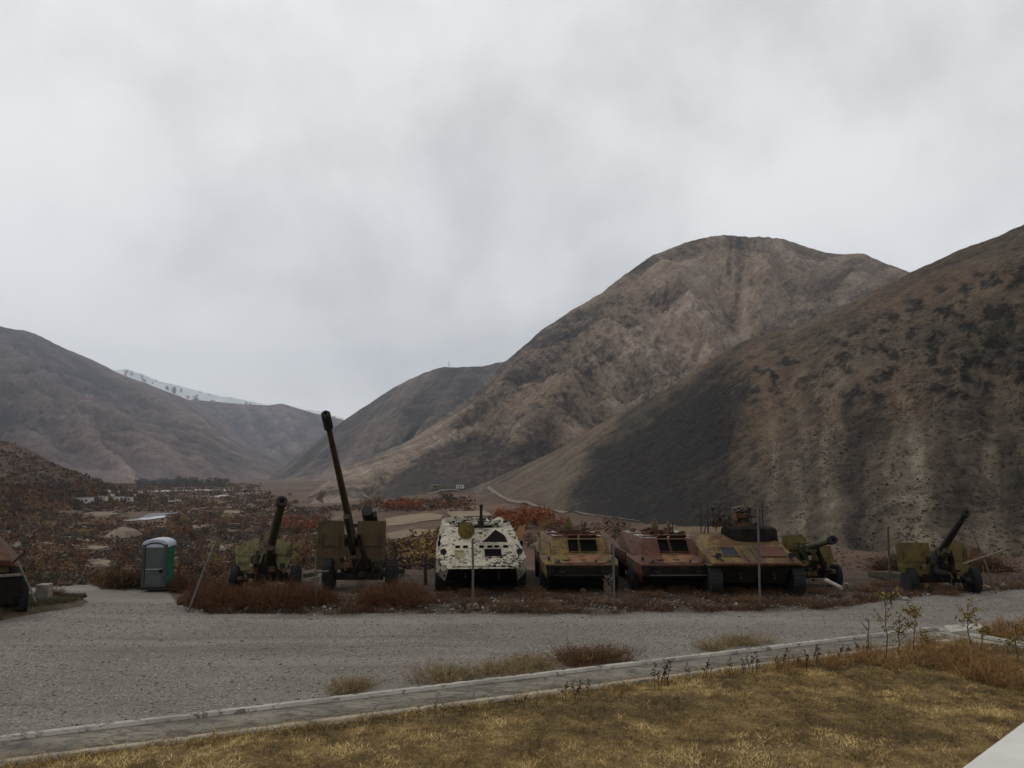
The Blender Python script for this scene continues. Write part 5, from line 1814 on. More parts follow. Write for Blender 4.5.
# rust red bushes at the foot of the guns
dry = bush_kind('dry_bush', 300, 0.60, 0.55, [(0.075, 0.028, 0.012), (0.125, 0.050, 0.020), (0.19, 0.085, 0.033)], (11, 12, 13))
spots = [(206, 603, 1.1), (214, 596, 1.1), (224, 606, 1.1), (236, 603, 1.15), (248, 607, 1.05), (259, 604, 1.15), (270, 607, 1.1), (282, 604, 1.15), (293, 607, 1.0), (303, 603, 1.0), (313, 605, 0.9), (322, 603, 0.85), (228, 595, 0.95), (262, 596, 1.0), (288, 597, 0.9),
         (375, 606, 0.8), (387, 604, 1.0), (399, 606, 1.05), (409, 602, 1.0), (416, 606, 0.75), (402, 596, 0.9)]
for i, (p, q, s) in enumerate(spots):
    g_ = on_level(p, q, 0.05)
    far = p > 350
    place(dry[i % 3], 'dry_bush', g_.x, g_.y, drop_to(g_.x, g_.y), random.uniform(0, 6), (s, s, s * random.uniform(0.85, 1.35)),
          'rust brown wiry bush growing in front of the tall gun' if far else 'rust brown wiry bush growing in front of the short howitzer', 'bush', 'rust bushes before the tall gun' if far else 'rust bushes before the short howitzer')
low = bush_kind('dry_bush', 200, 0.45, 0.30, RUST + BROWN[1:], (21, 22), wid=0.010)
for i in range(46):
    p = random.choice([random.uniform(340, 880), random.uniform(430, 800), random.uniform(860, 1010)])
    q = random.uniform(590, 607) if p < 860 else random.uniform(583, 597)
    g_ = on_level(p, q, 0.05)
    s = random.uniform(0.5, 1.0)
    place(low[i % 2], 'dry_bush', g_.x, g_.y, drop_to(g_.x, g_.y), random.uniform(0, 6), (s, s, s * random.uniform(0.5, 1.0)), 'low brown weed growing along the foot of the parked row', 'weed', 'low weeds along the parked row')

# pale dry grass strip along the row
n = 42000
pxs = rng.uniform(185, 1015, n)
Yb = np.interp(pxs, [185, 215, 300, 640, 830, 880, 960, 1024], [24, 21.9, 21.8, 21.9, 22.4, 23.7, 25, 26])
Ys = Yb + rng.exponential(1.4, n) - 0.25
xs = (pxs - 512) / F * Ys
k = (fbm(xs / 0.8, Ys / 0.8, 404, 4) > -0.05)
xs, Ys, pxs = xs[k], Ys[k], pxs[k]


def gz_fn(x, y):
    return ground_z(512 + F * x / y, y, x)


def row_col(x, y, n):
    f = 0.45 + 0.8 * fbm(x / 1.0, y / 1.0, 405, 4)
    return pal([(0.035, 0.022, 0.012), (0.085, 0.042, 0.020), (0.13, 0.075, 0.032), (0.20, 0.14, 0.07)], n, f, 0.3)


V, Q, C = blades(0, (xs, Ys), gz_fn, lambda n: rng.uniform(0.06, 0.24, n), lambda n: rng.uniform(0.008, 0.016, n), lambda n: rng.uniform(0.3, 1.2, n), row_col, 2)
tag(np_mesh('dry_grass', V, Q, M['leaf'], cols=C), 'rough brown dry grass along the foot of the parked row', 'grass', kind='stuff')

# dry grass and weeds on the verge
n = 9000
ii = rng.integers(0, n_a, n)
ss = np.sqrt(rng.random(n)) * 0.95
ap = np.array([q[:] for q in ang_pts])
vx = cen.x + (ap[ii, 0] - cen.x) * ss
vy = cen.y + (ap[ii, 1] - cen.y) * ss
V, Q, C = blades(0, (vx, vy), lambda x, y: gz_fn(x, y) + 0.15, lambda n: rng.uniform(0.05, 0.18, n), lambda n: rng.uniform(0.008, 0.016, n), lambda n: rng.uniform(0.3, 1.0, n),
                 lambda x, y, n: pal([(0.030, 0.034, 0.012), (0.070, 0.060, 0.022), (0.14, 0.10, 0.045)], n, 0.45 + 0.8 * fbm(x, y, 8, 4), 0.3))
tag(np_mesh('dry_grass', V, Q, M['leaf'], cols=C), 'thin green brown grass on the earth verge by the wreck', 'grass', kind='stuff')
place(dry[0], 'dry_bush', *(lambda g: (g.x, g.y, drop_to(g.x, g.y) + 0.1))(on_level(52, 592, 0)), 1.0, 0.7, 'small rust bush beside the concrete block on the verge', 'bush', None)

# straw tufts on the gravel along the outer kerb
tuft = bush_kind('grass_tuft', 60, 0.36, 0.40, STRAW + [(0.36, 0.28, 0.14)], (31, 32, 35), wid=0.008)
tuft_r = bush_kind('grass_tuft', 60, 0.36, 0.40, RUST + STRAW[1:2], (33, 34), wid=0.008)
for a_, b_, n_, protos, lab, grp, hh in ((335, 372, 9, tuft, 'straw tuft on the gravel beside the kerb, leftmost clump', 'leftmost straw clump by the kerb', 0.75),
                                     (428, 560, 34, tuft, 'straw tuft in the long clump beside the kerb', 'long straw clump by the kerb', 0.85),
                                     (568, 632, 20, tuft_r, 'reddish dry tuft beside the kerb, right of the long straw clump', 'reddish clump by the kerb', 1.0),
                                     (708, 772, 16, tuft, 'straw tuft beside the kerb, rightmost clump on the gravel', 'rightmost straw clump by the kerb', 0.8)):
    for i in range(n_):
        p = random.uniform(a_, b_)
        ky = np.interp(p, [0, 936], [735, 626])
        g_ = on_level(p, ky - random.uniform(-3, 7) + 3, 0.0)
        g_ += Vector((-nk.x, -nk.y, 0)) * random.uniform(0.05, 0.5)
        s = random.uniform(0.55, 1.1) * hh
        place(random.choice(protos), 'grass_tuft', g_.x, g_.y, 0.0, random.uniform(0, 6), (s * 1.2, s * 1.2, s), lab, 'grass tuft', grp)

# rust brown growth on the lawn's right hand corner and along its far edge
tall = bush_kind('dry_weed', 80, 0.36, 0.58, [(0.15, 0.068, 0.026), (0.30, 0.155, 0.055), (0.42, 0.27, 0.11)], (41, 42, 43), wid=0.011)
for i in range(40):
    t = random.random()
    if i < 30:
        p, q = random.uniform(872, 1030), 0
        q = np.interp(p, [872, 935, 1030], [662, 655, 688]) + random.uniform(-10, 14)
    else:
        p = random.uniform(780, 890)
        q = np.interp(p, [780, 890], [668, 656]) + random.uniform(-2, 8)
    g_ = on_level(p, q, LZ)
    if not inside_lawn(g_.x, g_.y):
        continue
    s = random.uniform(0.45, 1.0) * (0.75 if i >= 30 else 1.0)
    place(tall[i % 3], 'dry_weed', g_.x, g_.y, float(lawn_z(g_.x, g_.y)), random.uniform(0, 6), (s, s, s * random.uniform(0.7, 1.0)), 'rust coloured dry weed in the thicket at the lawn corner', 'weed', 'rust weeds at the lawn corner')
# weeds outside the channel on the right
for i in range(12):
    p, q = random.uniform(986, 1030), random.uniform(632, 646)
    g_ = on_level(p, q, 0.0)
    s = random.uniform(0.5, 0.85)
    place(tall[i % 3], 'dry_weed', g_.x, g_.y, 0.0, random.uniform(0, 6), s, 'dry weed on the gravel right of the pale corner block', 'weed', 'weeds right of the corner block')


# dark seed-head stalks along the lawn edge
def stalk_mesh(seed, h=0.42):
    g = random.Random(seed)
    b = MB()
    for k in range(g.randint(2, 4)):
        x, y = g.uniform(-0.08, 0.08), g.uniform(-0.08, 0.08)
        hh = h * g.uniform(0.5, 1)
        lx_, ly_ = g.uniform(-0.08, 0.08), g.uniform(-0.08, 0.08)
        b.tube([(x, y, -0.03), (x + lx_ * 0.4, y + ly_ * 0.4, hh * 0.5), (x + lx_, y + ly_, hh)], [0.006, 0.005, 0.004], 5)
        for m_ in range(6):
            t = g.uniform(0.45, 1.0)
            c_ = Vector((x + lx_ * t, y + ly_ * t, hh * t))
            e_ = c_ + Vector((g.uniform(-0.06, 0.06), g.uniform(-0.06, 0.06), g.uniform(0.0, 0.05)))
            b.tube([c_, e_], [0.005, 0.012], 5)
    return b


M['stalk'] = plain('dry_stalk', (0.030, 0.021, 0.014), 0.95, 0.3, 20)
stalks = [stalk_mesh(s).build('weed_stalk', M['stalk']) for s in (1, 2, 3, 4)]
for i in range(34):
    p = random.choice([random.uniform(560, 830), random.uniform(690, 830), random.uniform(530, 880), random.uniform(400, 560)])
    q = np.interp(p, [0, 512, 612, 737, 880], [772, 700, 685, 665, 650]) + random.uniform(2, 14)
    g_ = on_level(p, q, LZ)
    s = random.uniform(0.45, 1.05) * (0.6 if p < 540 else 1)
    place(stalks[i % 4], 'weed_stalk', g_.x, g_.y, float(lawn_z(g_.x, g_.y)), random.uniform(0, 6), s, 'dark dry weed stalk standing along the lawn edge by the channel', 'weed', 'dark stalks along the lawn edge')


# yellow leaved saplings
def sapling(px, py, top, label, seed, leaves=120, spread=0.32, bare=False):
    g = random.Random(seed)
    b0 = on_level(px, py, LZ)
    h = (py - top) * b0.y / F
    r = empty('sapling', (b0.x, b0.y, float(lawn_z(b0.x, b0.y))), 0)
    tag(r, label, 'sapling', 'saplings in the lawn corner')
    tr = MB()
    pts, rad = [], []
    lx_ = g.uniform(-0.05, 0.12)
    for k in range(7):
        t = k / 6
        pts.append((lx_ * t + g.uniform(-0.02, 0.02), g.uniform(-0.02, 0.02), h * t - 0.05 * (k == 0)))
        rad.append(0.014 * (1 - 0.7 * t))
    tr.tube(pts, rad, 7)
    tips = []
    for k in range(9):
        t = g.uniform(0.35, 0.95)
        i = min(5, int(t * 6))
        p_ = Vector(pts[i]).lerp(Vector(pts[i + 1]), t * 6 - i)
        a = g.uniform(0, 2 * PI)
        e_ = p_ + Vector((math.cos(a) * spread * g.uniform(0.5, 1), math.sin(a) * spread * g.uniform(0.5, 1), h * g.uniform(0.10, 0.24)))
        tr.tube([p_, p_.lerp(e_, 0.5) + Vector((0, 0, -0.02)), e_], [0.007, 0.005, 0.003], 5)
        tips.append((p_, e_))
    tr.build('trunk', M['bark'], r)
    if bare:
        return
    gg = np.random.default_rng(seed)
    P_ = []
    for k in range(leaves):
        a, b_ = tips[gg.integers(len(tips))]
        P_.append(np.array(a.lerp(b_, float(gg.uniform(0.3, 1.1)))[:]) + gg.normal(0, 0.035, 3))
    P_ = np.array(P_)
    u = gg.normal(0, 1, (leaves, 3))
    u /= np.linalg.norm(u, axis=1, keepdims=True)
    w = np.cross(u, gg.normal(0, 1, (leaves, 3)))
    w /= np.linalg.norm(w, axis=1, keepdims=True)
    s1, s2 = gg.uniform(0.02, 0.04, (leaves, 1)), gg.uniform(0.010, 0.018, (leaves, 1))
    V = np.stack([P_ - u * s1, P_ + w * s2, P_ + u * s1, P_ - w * s2], 1).reshape(-1, 3)
    np_mesh('leaves', V, np.arange(leaves * 4).reshape(-1, 4), M['leaf'], cols=np.repeat(pal([(0.10, 0.07, 0.02), (0.22, 0.155, 0.03), (0.33, 0.25, 0.05)], leaves), 4, axis=0), parent=r)


sapling(886, 655, 597, 'tallest sapling with thin yellow leaves before the channel corner', 5, 200, 0.30)
sapling(913, 650, 606, 'yellow sapling right of the tallest one', 6, 260, 0.24)
sapling(970, 647, 605, 'olive yellow sapling behind the pale corner block', 8, 220, 0.26)
sapling(1017, 664, 628, 'sapling at the right edge of the picture', 9, 180, 0.26)
for k_, (p_, q_, t_) in enumerate(((899, 655, 620), (926, 652, 630), (982, 652, 630))):
    sapling(p_, q_, t_, 'thin low yellow sapling among the rust weeds at the lawn corner', 40 + k_, 110, 0.16)
sapling(868, 655, 618, 'bare leafless sapling left of the tallest one', 10, 0, 0.2, True)

# dead thistle by the post between the armoured cars
g_ = on_level(609, 607, 0.0)
th_ = MB()
for k in range(7):
    a = random.uniform(-0.15, 0.15)
    hh = random.uniform(0.5, 1.05)
    th_.tube([(0, 0, -0.03), (a * 0.5, 0.02, hh * 0.5), (a, 0, hh)], [0.012, 0.009, 0.005], 5)
    for m_ in range(6):
        t = random.uniform(0.3, 1)
        th_.tube([(a * t, 0, hh * t), (a * t + random.uniform(-0.1, 0.1), random.uniform(-0.1, 0.1), hh * t + 0.08)], [0.005, 0.012], 5)
o = th_.build('dead_thistle', M['wood'])
o.location = (g_.x, g_.y, drop_to(g_.x, g_.y))
tag(o, 'pale dead thistle beside the post between the armoured cars', 'weed')


# ------------------------------------------------------------------ stones and loose gravel
def stone_mesh(seed):
    g = np.random.default_rng(seed)
    b = MB()
    b.hull([tuple(v) for v in (lambda q: q / np.linalg.norm(q, axis=1, keepdims=True) * g.uniform(0.75, 1, (18, 1)) * np.array([0.5, 0.36, 0.26]))(g.normal(0, 1, (18, 3)))])
    return b


stn = [stone_mesh(s).build('stone', M['stone'], bevel=0.02) for s in (3, 4, 5)]
stn_g = [stone_mesh(6).build('stone', M['stone_grey'], bevel=0.02)]
for p, q, s, lab, pr in ((905.5, 602, 0.34, 'pale pointed stone on the gravel before the right end gun', stn[0]), (985, 590, 0.40, 'pale flat stone by the foot of the leaning pole at right', stn[1]),
                         (968, 592, 0.16, 'small pale stone under the right wheel of the end gun', stn[2]), (877, 578, 0.22, 'pale stone on the bank beyond the half hidden gun', stn[0]),
                         (385, 606, 0.30, 'grey brown stone before the tall gun', stn[1]), (420, 608, 0.32, 'blue grey flat stone before the white carrier', stn_g[0]),
                         (352, 601, 0.2, 'small pale stone under the tall gun', stn[2]), (363, 603, 0.26, 'second pale stone under the tall gun, nearer the road', stn[0]), (540, 603, 0.16, 'small stone before the olive armoured car', stn[1]),
                         (846, 586, 0.2, 'pale stone by the wheel of the half hidden gun', stn[2]), (698, 603, 0.16, 'small stone between the red car and the tracked carrier', stn[0]),
                         (444, 604, 0.14, 'small stone at the foot of the white carrier', stn[2])):
    g_ = on_level(p, q, 0.02)
    place(pr, 'stone', g_.x, g_.y, drop_to(g_.x, g_.y) + 0.07 * s, random.uniform(0, 6), s, lab, 'stone', None)


def pebbles(xs, ys, zs, sizes, cols):
    n = len(xs)
    # squashed irregular octahedra
    base = np.array([(1, 0, 0), (0, 1, 0), (-1, 0, 0), (0, -1, 0), (0, 0, 0.7), (0, 0, -0.5)])
    tri = np.array([(0, 1, 4), (1, 2, 4), (2, 3, 4), (3, 0, 4), (1, 0, 5), (2, 1, 5), (3, 2, 5), (0, 3, 5)])
    V = base[None] * rng.uniform(0.6, 1.1, (n, 6, 1)) * sizes[:, None, None]
    a = rng.uniform(0, 6.28, n)
    ca, sa = np.cos(a)[:, None], np.sin(a)[:, None]
    vx_ = V[:, :, 0] * ca - V[:, :, 1] * sa
    vy_ = V[:, :, 0] * sa + V[:, :, 1] * ca
    V = np.stack([vx_ + xs[:, None], vy_ + ys[:, None], V[:, :, 2] + zs[:, None]], -1)
    T = tri[None] + (np.arange(n) * 6)[:, None, None]
    return V.reshape(-1, 3), T.reshape(-1, 3), np.repeat(cols, 6, axis=0)


n = 26000
py_ = rng.uniform(0, 1, n) ** 0.8
ys = 11 + py_ * 14
xs = rng.uniform(-0.72, 0.72, n) * ys
kin = ((xs - O0.x) * nk.x + (ys - O0.y) * nk.y < -0.05) & ((xs - C1.x) * n2.x + (ys - C1.y) * n2.y < 1e9)
xs, ys = xs[kin], ys[kin]
sz = rng.gamma(2.0, 0.005, len(xs)) + 0.007
V, T, C = pebbles(xs, ys, gz_fn(xs, ys) + sz * 0.2, sz, pal([(0.11, 0.098, 0.086), (0.18, 0.162, 0.143), (0.27, 0.245, 0.22), (0.46, 0.43, 0.40)], len(xs), rng.beta(1.6, 2.4, len(xs)), 0.2))
tag(np_mesh('gravel', V, T, M['leaf'], cols=C, gain=0.98), 'loose crushed stones lying over the grey yard', 'gravel', kind='stuff')

n = 1500
pxs = rng.uniform(190, 1000, n)
Ys = np.interp(pxs, [190, 300, 640, 830, 1000], [21.9, 21.8, 21.9, 22.5, 25.3]) + rng.exponential(0.9, n)
xs = (pxs - 512) / F * Ys
sz = rng.gamma(2.0, 0.014, n) + 0.015
V, T, C = pebbles(xs, Ys, gz_fn(xs, Ys) + sz * 0.3, sz, pal([(0.08, 0.07, 0.06), (0.18, 0.16, 0.14), (0.36, 0.34, 0.31)], n, None, 0.2))
tag(np_mesh('rubble', V, T, M['leaf'], cols=C), 'small pale rubble scattered along the foot of the parked row', 'rubble', kind='stuff')


# ------------------------------------------------------------------ valley: river, fields, tracks
def draped(name, pts, mat, label, cat, lift=0.25, sub=14, w=None, kind='structure'):
    """a patch or ribbon lying on the land; pts in picture places of its outline (patch) or centre line (ribbon, with widths in m)"""
    if w is None:
        P3 = [hit(p, q) for p, q in pts]
        P3 = [p for p in P3 if p is not None]
        ctr = sum(P3, Vector()) / len(P3)
        ol = []
        for i, p in enumerate(P3):
            nx_ = P3[(i + 1) % len(P3)]
            for k in range(sub):
                q = p.lerp(nx_, k / sub)
                q = q + (ctr - q) * 0.05 * float(pnoise(q.x / 9, q.y / 9, 5))
                ol.append(q)
        m = len(ol)
        V, Q = [], []
        nr = 9
        for j in range(nr):
            s = (j + 0.001) / (nr - 1)
            for q in ol:
                c = ctr.lerp(q, s)
                V.append((c.x, c.y, drop_to(c.x, c.y) + lift))
        for j in range(nr - 1):
            for k in range(m):
                Q.append((j * m + k, j * m + (k + 1) % m, (j + 1) * m + (k + 1) % m, (j + 1) * m + k))
    else:
        P3 = [hit(p, q) for p, q in pts]
        V, Q = [], []
        line, ws = [], []
        for i in range(len(P3) - 1):
            for k in range(sub):
                t = k / sub
                line.append(P3[i].lerp(P3[i + 1], t))
                ws.append(w[i] * (1 - t) + w[i + 1] * t)
        line.append(P3[-1])
        ws.append(w[-1])
        for i, c in enumerate(line):
            d = line[min(i + 1, len(line) - 1)] - line[max(i - 1, 0)]
            nn = Vector((d.y, -d.x, 0)).normalized()
            wj = ws[i] * (0.5 + 0.12 * float(pnoise(i * 0.7, 0.2, 4)))
            for s in (-1, -0.33, 0.33, 1):
                q = c + nn * (wj * s)
                V.append((q.x, q.y, drop_to(q.x, q.y) + lift))
        for i in range(len(line) - 1):
            for k in range(3):
                Q.append((i * 4 + k, i * 4 + k + 1, (i + 1) * 4 + k + 1, (i + 1) * 4 + k))
    return tag(np_mesh(name, np.array(V), np.array(Q), mat, smooth=True), label, cat, kind=kind)


draped('river', [(118, 522), (140, 520.5), (152, 518.5), (156, 516), (163, 514)], M['river'], 'pale river bending through the valley scrub', 'river', 0.5, 16, [7, 11, 14, 16, 20])
draped('riverbed', [(150, 492), (185, 490.5), (235, 489.5)], M['riverbed'], 'pale gravel riverbed far up the valley', 'riverbed', 0.6, 16, [50, 70, 60])
draped('riverbed', [(214, 497.5), (235, 494.5), (256, 492.5)], M['riverbed'], 'pale gravel strip at the foot of the middle mountain', 'riverbed', 0.6, 16, [12, 20, 24])
for k, (pl_, mt_, lb_) in enumerate((
        ([(385, 519), (412, 514.5), (446, 515.5), (440, 520), (415, 524), (388, 526)], 'field', 'pale stubble field beyond the white carrier, upper strip'),
        ([(388, 534), (440, 531), (441, 537), (390, 540)], 'field', 'pale stubble field beyond the white carrier, lower strip'),
        ([(447, 512), (485, 511), (492, 516), (452, 519)], 'field', 'small pale field behind the white carrier roof'),
        ([(530, 545), (560, 543), (570, 549), (535, 551)], 'field_dark', 'dark ploughed strip between the white carrier and the olive car'),
        ([(388, 543), (436, 541), (440, 556), (390, 560)], 'field_dark', 'dark ploughed field behind the tall gun'),
        ([(365, 507), (430, 503), (436, 508), (370, 513)], 'field_dark', 'dark strip of field below the brown peak'))):
    draped('field', pl_, M[mt_], lb_, 'field', 0.18 + 0.02 * k)
draped('dirt_track', [(488, 487.5), (500, 496), (520, 503), (545, 509), (580, 514), (612, 519), (640, 523)], M['track'], 'pale dirt track climbing round the foot of the nearest hill', 'track', 0.5, 14, [2.2, 1.7, 1.3, 1.1, 0.9, 0.8, 0.7])
draped('dirt_track', [(400, 499), (430, 494), (455, 490), (478, 487.5)], M['track'], 'thin pale track at the foot of the brown peak', 'track', 0.5, 14, [2.5, 2.5, 2.5, 2.5])

FIELDS = []
for k in range(0, 16, 2):
    p, q = [(70, 512), (30, 521), (100, 514), (205, 507), (228, 512), (188, 541), (222, 547), (60, 535), (92, 548), (250, 534), (205, 527), (182, 521), (20, 545), (48, 555), (100, 563), (262, 517)][k]
    w_, h_ = random.uniform(10, 22), random.uniform(1.2, 2.4)
    a_ = random.uniform(-0.5, 0.5)
    FIELDS.append((p, q, w_, h_))
    draped('field', [(p - w_, q + a_), (p - w_ * 0.4, q - h_ * 0.9), (p + w_ * 0.8, q - h_ + a_), (p + w_, q), (p + w_ * 0.3, q + h_ + a_), (p - w_ * 0.6, q + h_)], M['field' if k % 3 else 'scrub_field'], 'pale bare field in the valley scrub', 'field', 0.2 + 0.01 * k)
# pale earth mound in the scrub
g_ = hit(124, 537)
if g_:
    nn = 28
    sc = g_.y / F
    Vv, Q = [], []
    for i in range(nn):
        for j in range(nn):
            u, v = i / (nn - 1) * 2 - 1, j / (nn - 1) * 2 - 1
            rr_ = min(1, math.hypot(u, v))
            Vv.append((g_.x + u * 17 * sc, g_.y + v * 26 * sc, drop_to(g_.x + u * 17 * sc, g_.y + v * 26 * sc) - 0.3 + 9.5 * sc * (1 - rr_ ** 2.2) * (1 + 0.2 * float(fbm(u * 2, v * 2, 6, 3)))))
    tag(np_mesh('earth_mound', np.array(Vv), grid_faces(nn, nn), M['mud'], smooth=True), 'pale rounded earth mound among the valley scrub', 'mound', kind='structure')


# ------------------------------------------------------------------ valley: houses and mud walls
def make_house(name, wmat, rmat):
    r = empty(name)
    MB().box((0, 0, 1.5), (7.0, 5.0, 3.4)).build('wall', wmat, r)
    MB().box((0, 0, 3.33), (7.5, 5.5, 0.26)).build('roof', rmat, r)
    for x in (-2.2, 1.9):
        MB().box((x, -2.53, 1.8), (1.0, 0.06, 1.1)).build('window', M['void'], r)
    MB().box((0.1, -2.53, 1.1), (1.0, 0.06, 2.0)).build('door', M['post_dark'], r)
    return r


houses = {'mud': make_house('mud_house', M['mud'], M['mud_pale']), 'white': make_house('white_house', M['whitewash'], M['stone']), 'red': make_house('white_house', M['whitewash'], M['rust'])}
first = {k: True for k in houses}
hs = [(83, 503, 'white', 1.3, 'white house at the left end of the far village'), (88, 501, 'white', 1.0, None), (102, 500.5, 'white', 1.1, None), (110, 497, 'white', 0.9, None), (114, 501, 'white', 1.2, None),
      (120, 500, 'white', 1.0, None), (126, 502, 'red', 1.5, 'white house with a rust red roof in the far village'), (132, 497, 'white', 0.9, None), (138, 494, 'white', 1.0, None), (106, 493, 'white', 0.9, None), (116, 494, 'white', 0.9, None),
      (128, 492, 'white', 0.9, None), (172, 503.5, 'white', 0.9, None), (178, 502, 'white', 0.8, None), (152, 500.5, 'white', 0.8, None),
      (160, 531, 'mud', 0.72, 'yellow brown mud house beside the river'), (46, 526, 'mud', 0.6, 'low mud house among the trees at far left'), (235, 527, 'mud', 0.6, 'small mud house in the scrub right of the river'), (120, 519, 'mud', 0.6, 'mud house on the near bank of the river'),
      (436, 488.5, 'mud', 0.9, 'mud house at the foot of the brown peak'), (460, 488, 'white', 0.8, 'white hut beside the track at the foot of the brown peak')]
for p, q, kd, s, lab in hs:
    g_ = hit(p, q)
    if g_ is None:
        continue
    if first[kd]:
        h_ = houses[kd]
        first[kd] = False
    else:
        h_ = copy_tree(houses[kd])
    h_.location = (g_.x, g_.y, g_.z - 0.2)
    h_.rotation_euler = (0, 0, random.uniform(-0.5, 0.5))
    h_.scale = (s, s, s)
    tag(h_, lab or 'small white house among the trees of the far village', 'house', 'white houses of the far village' if lab is None else ('valley houses' if kd == 'mud' else None))


def wall_mesh(seed, L=9.0):
    g = random.Random(seed)
    b = MB()
    x = -L / 2
    while x < L / 2:
        w = g.uniform(0.8, 2.0)
        h = g.uniform(0.9, 1.5)
        b.box((x + w / 2, g.uniform(-0.06, 0.06), h / 2 - 0.4), (w * 1.01, g.uniform(0.9, 1.3), h))
        x += w
    return b


walls = [wall_mesh(s).build('mud_wall', M['mud_pale'] if s % 2 else M['mud']) for s in (1, 2, 3)]
nw = 0
while nw < 46:
    p, q = random.choice([(random.uniform(40, 330), random.uniform(506, 572)), (random.uniform(60, 240), random.uniform(540, 572)), (random.uniform(180, 300), random.uniform(508, 535))])
    g_ = hit(p, q)
    if g_ is None or g_.y < 90 or g_.y > 1400:
        continue
    s = random.uniform(0.7, 1.5) * (g_.y / 350) ** 0.55
    place(walls[nw % 3], 'mud_wall', g_.x, g_.y, g_.z, random.gauss(0, 0.35), (s * random.uniform(0.6, 1.6), s, s * 0.8), 'low pale mud wall among the scrub of the valley floor', 'wall', 'low mud walls in the valley')['kind'] = 'thing'
    nw += 1


# ------------------------------------------------------------------ valley: trees
def crown_mesh(n, cols, seed, h=6.0, rx=2.4, leaf=0.34, z0=1.3):
    g = np.random.default_rng(seed)
    nc = 9
    cc = g.normal(0, 1, (nc, 3)) * np.array([rx * 0.42, rx * 0.42, h * 0.19]) + np.array([0, 0, z0 + (h - z0) * 0.48])
    cr = g.uniform(0.35, 0.62, nc) * rx
    ci = g.integers(0, nc, n)
    d = g.normal(0, 1, (n, 3))
    d /= np.linalg.norm(d, axis=1, keepdims=True)
    P_ = cc[ci] + d * (cr[ci] * g.uniform(0.35, 1.05, n) ** 0.6)[:, None] * np.array([1, 1, 1.15])
    P_[:, 2] = np.maximum(P_[:, 2], 0.25)
    u = g.normal(0, 1, (n, 3))
    u /= np.linalg.norm(u, axis=1, keepdims=True)
    w = np.cross(u, g.normal(0, 1, (n, 3)))
    w /= np.linalg.norm(w, axis=1, keepdims=True)
    s1 = g.uniform(0.6, 1.2, (n, 1)) * leaf
    V = np.stack([P_ - u * s1, P_ + w * s1 * 0.7, P_ + u * s1, P_ - w * s1 * 0.7], 1).reshape(-1, 3)
    f = 0.5 * g.random(n) + 0.5 * (ci / nc)
    return V, np.arange(n * 4).reshape(-1, 4), np.repeat(pal(cols, n, f, 0.22), 4, axis=0)


def make_tree(name, cols, seed, h=6.0, rx=2.4, n=420, leaf=0.34):
    r = empty(name)
    g = random.Random(seed)
    t = MB()
    t.tube([(0, 0, -0.4), (g.uniform(-0.1, 0.1), 0, h * 0.3), (g.uniform(-0.3, 0.3), 0.1, h * 0.75)], [0.20, 0.15, 0.04], 7)
    for k in range(5):
        a = g.uniform(0, 6.28)
        z = h * g.uniform(0.22, 0.5)
        t.tube([(0, 0, z), (math.cos(a) * rx * 0.6, math.sin(a) * rx * 0.6, z + h * g.uniform(0.18, 0.35))], [0.09, 0.03], 5)
    t.build('trunk', M['bark'], r)
    V, Q, C = crown_mesh(n, cols, seed, h, rx, leaf)
    np_mesh('crown', V, Q, M['leaf'], cols=C, parent=r, gain=0.92)
    return r


kinds = {
    'rust': ([(0.095, 0.042, 0.018), (0.150, 0.066, 0.025), (0.20, 0.095, 0.036)], 'rust brown leafy tree in the valley scrub'),
    'brown': ([(0.056, 0.035, 0.021), (0.092, 0.058, 0.033), (0.13, 0.086, 0.048)], 'dull brown half bare tree in the valley scrub'),
    'olive': ([(0.038, 0.031, 0.014), (0.068, 0.055, 0.024), (0.11, 0.085, 0.036)], 'dark olive brown tree in the valley scrub'),
    'ochre': ([(0.13, 0.075, 0.024), (0.20, 0.122, 0.038), (0.26, 0.17, 0.06)], 'yellow ochre tree in the valley scrub'),
    'red': ([(0.150, 0.040, 0.016), (0.23, 0.068, 0.022), (0.28, 0.11, 0.036)], 'bright red orange tree below the nearest hill'),
    'grey': ([(0.040, 0.034, 0.030), (0.062, 0.052, 0.046), (0.09, 0.075, 0.065)], 'grey leafless tree in the valley scrub'),
}
protos = {}
for i, (k, (cols, lab)) in enumerate(kinds.items()):
    protos[k] = [make_tree('valley_tree', cols, 100 + i * 7 + j, random.uniform(5.5, 7.5), random.uniform(2.3, 3.2)) for j in range(2)]
firsts = {k: [True, True] for k in protos}


def put_tree(kind, p, q, s, label=None, group=None, sq=1.0):
    g_ = hit(p, q)
    if g_ is None or g_.y < 75:
        return False
    j = random.randrange(2)
    if firsts[kind][j]:
        t = protos[kind][j]
        firsts[kind][j] = False
    else:
        t = copy_tree(protos[kind][j])
    t.location = (g_.x, g_.y, g_.z)
    t.rotation_euler = (0, 0, random.uniform(0, 6.28))
    t.scale = (s * sq, s * sq, s)
    tag(t, label or kinds[kind][1], 'tree', group or kinds[kind][1].replace('tree in the valley scrub', 'trees of the valley'))
    return True


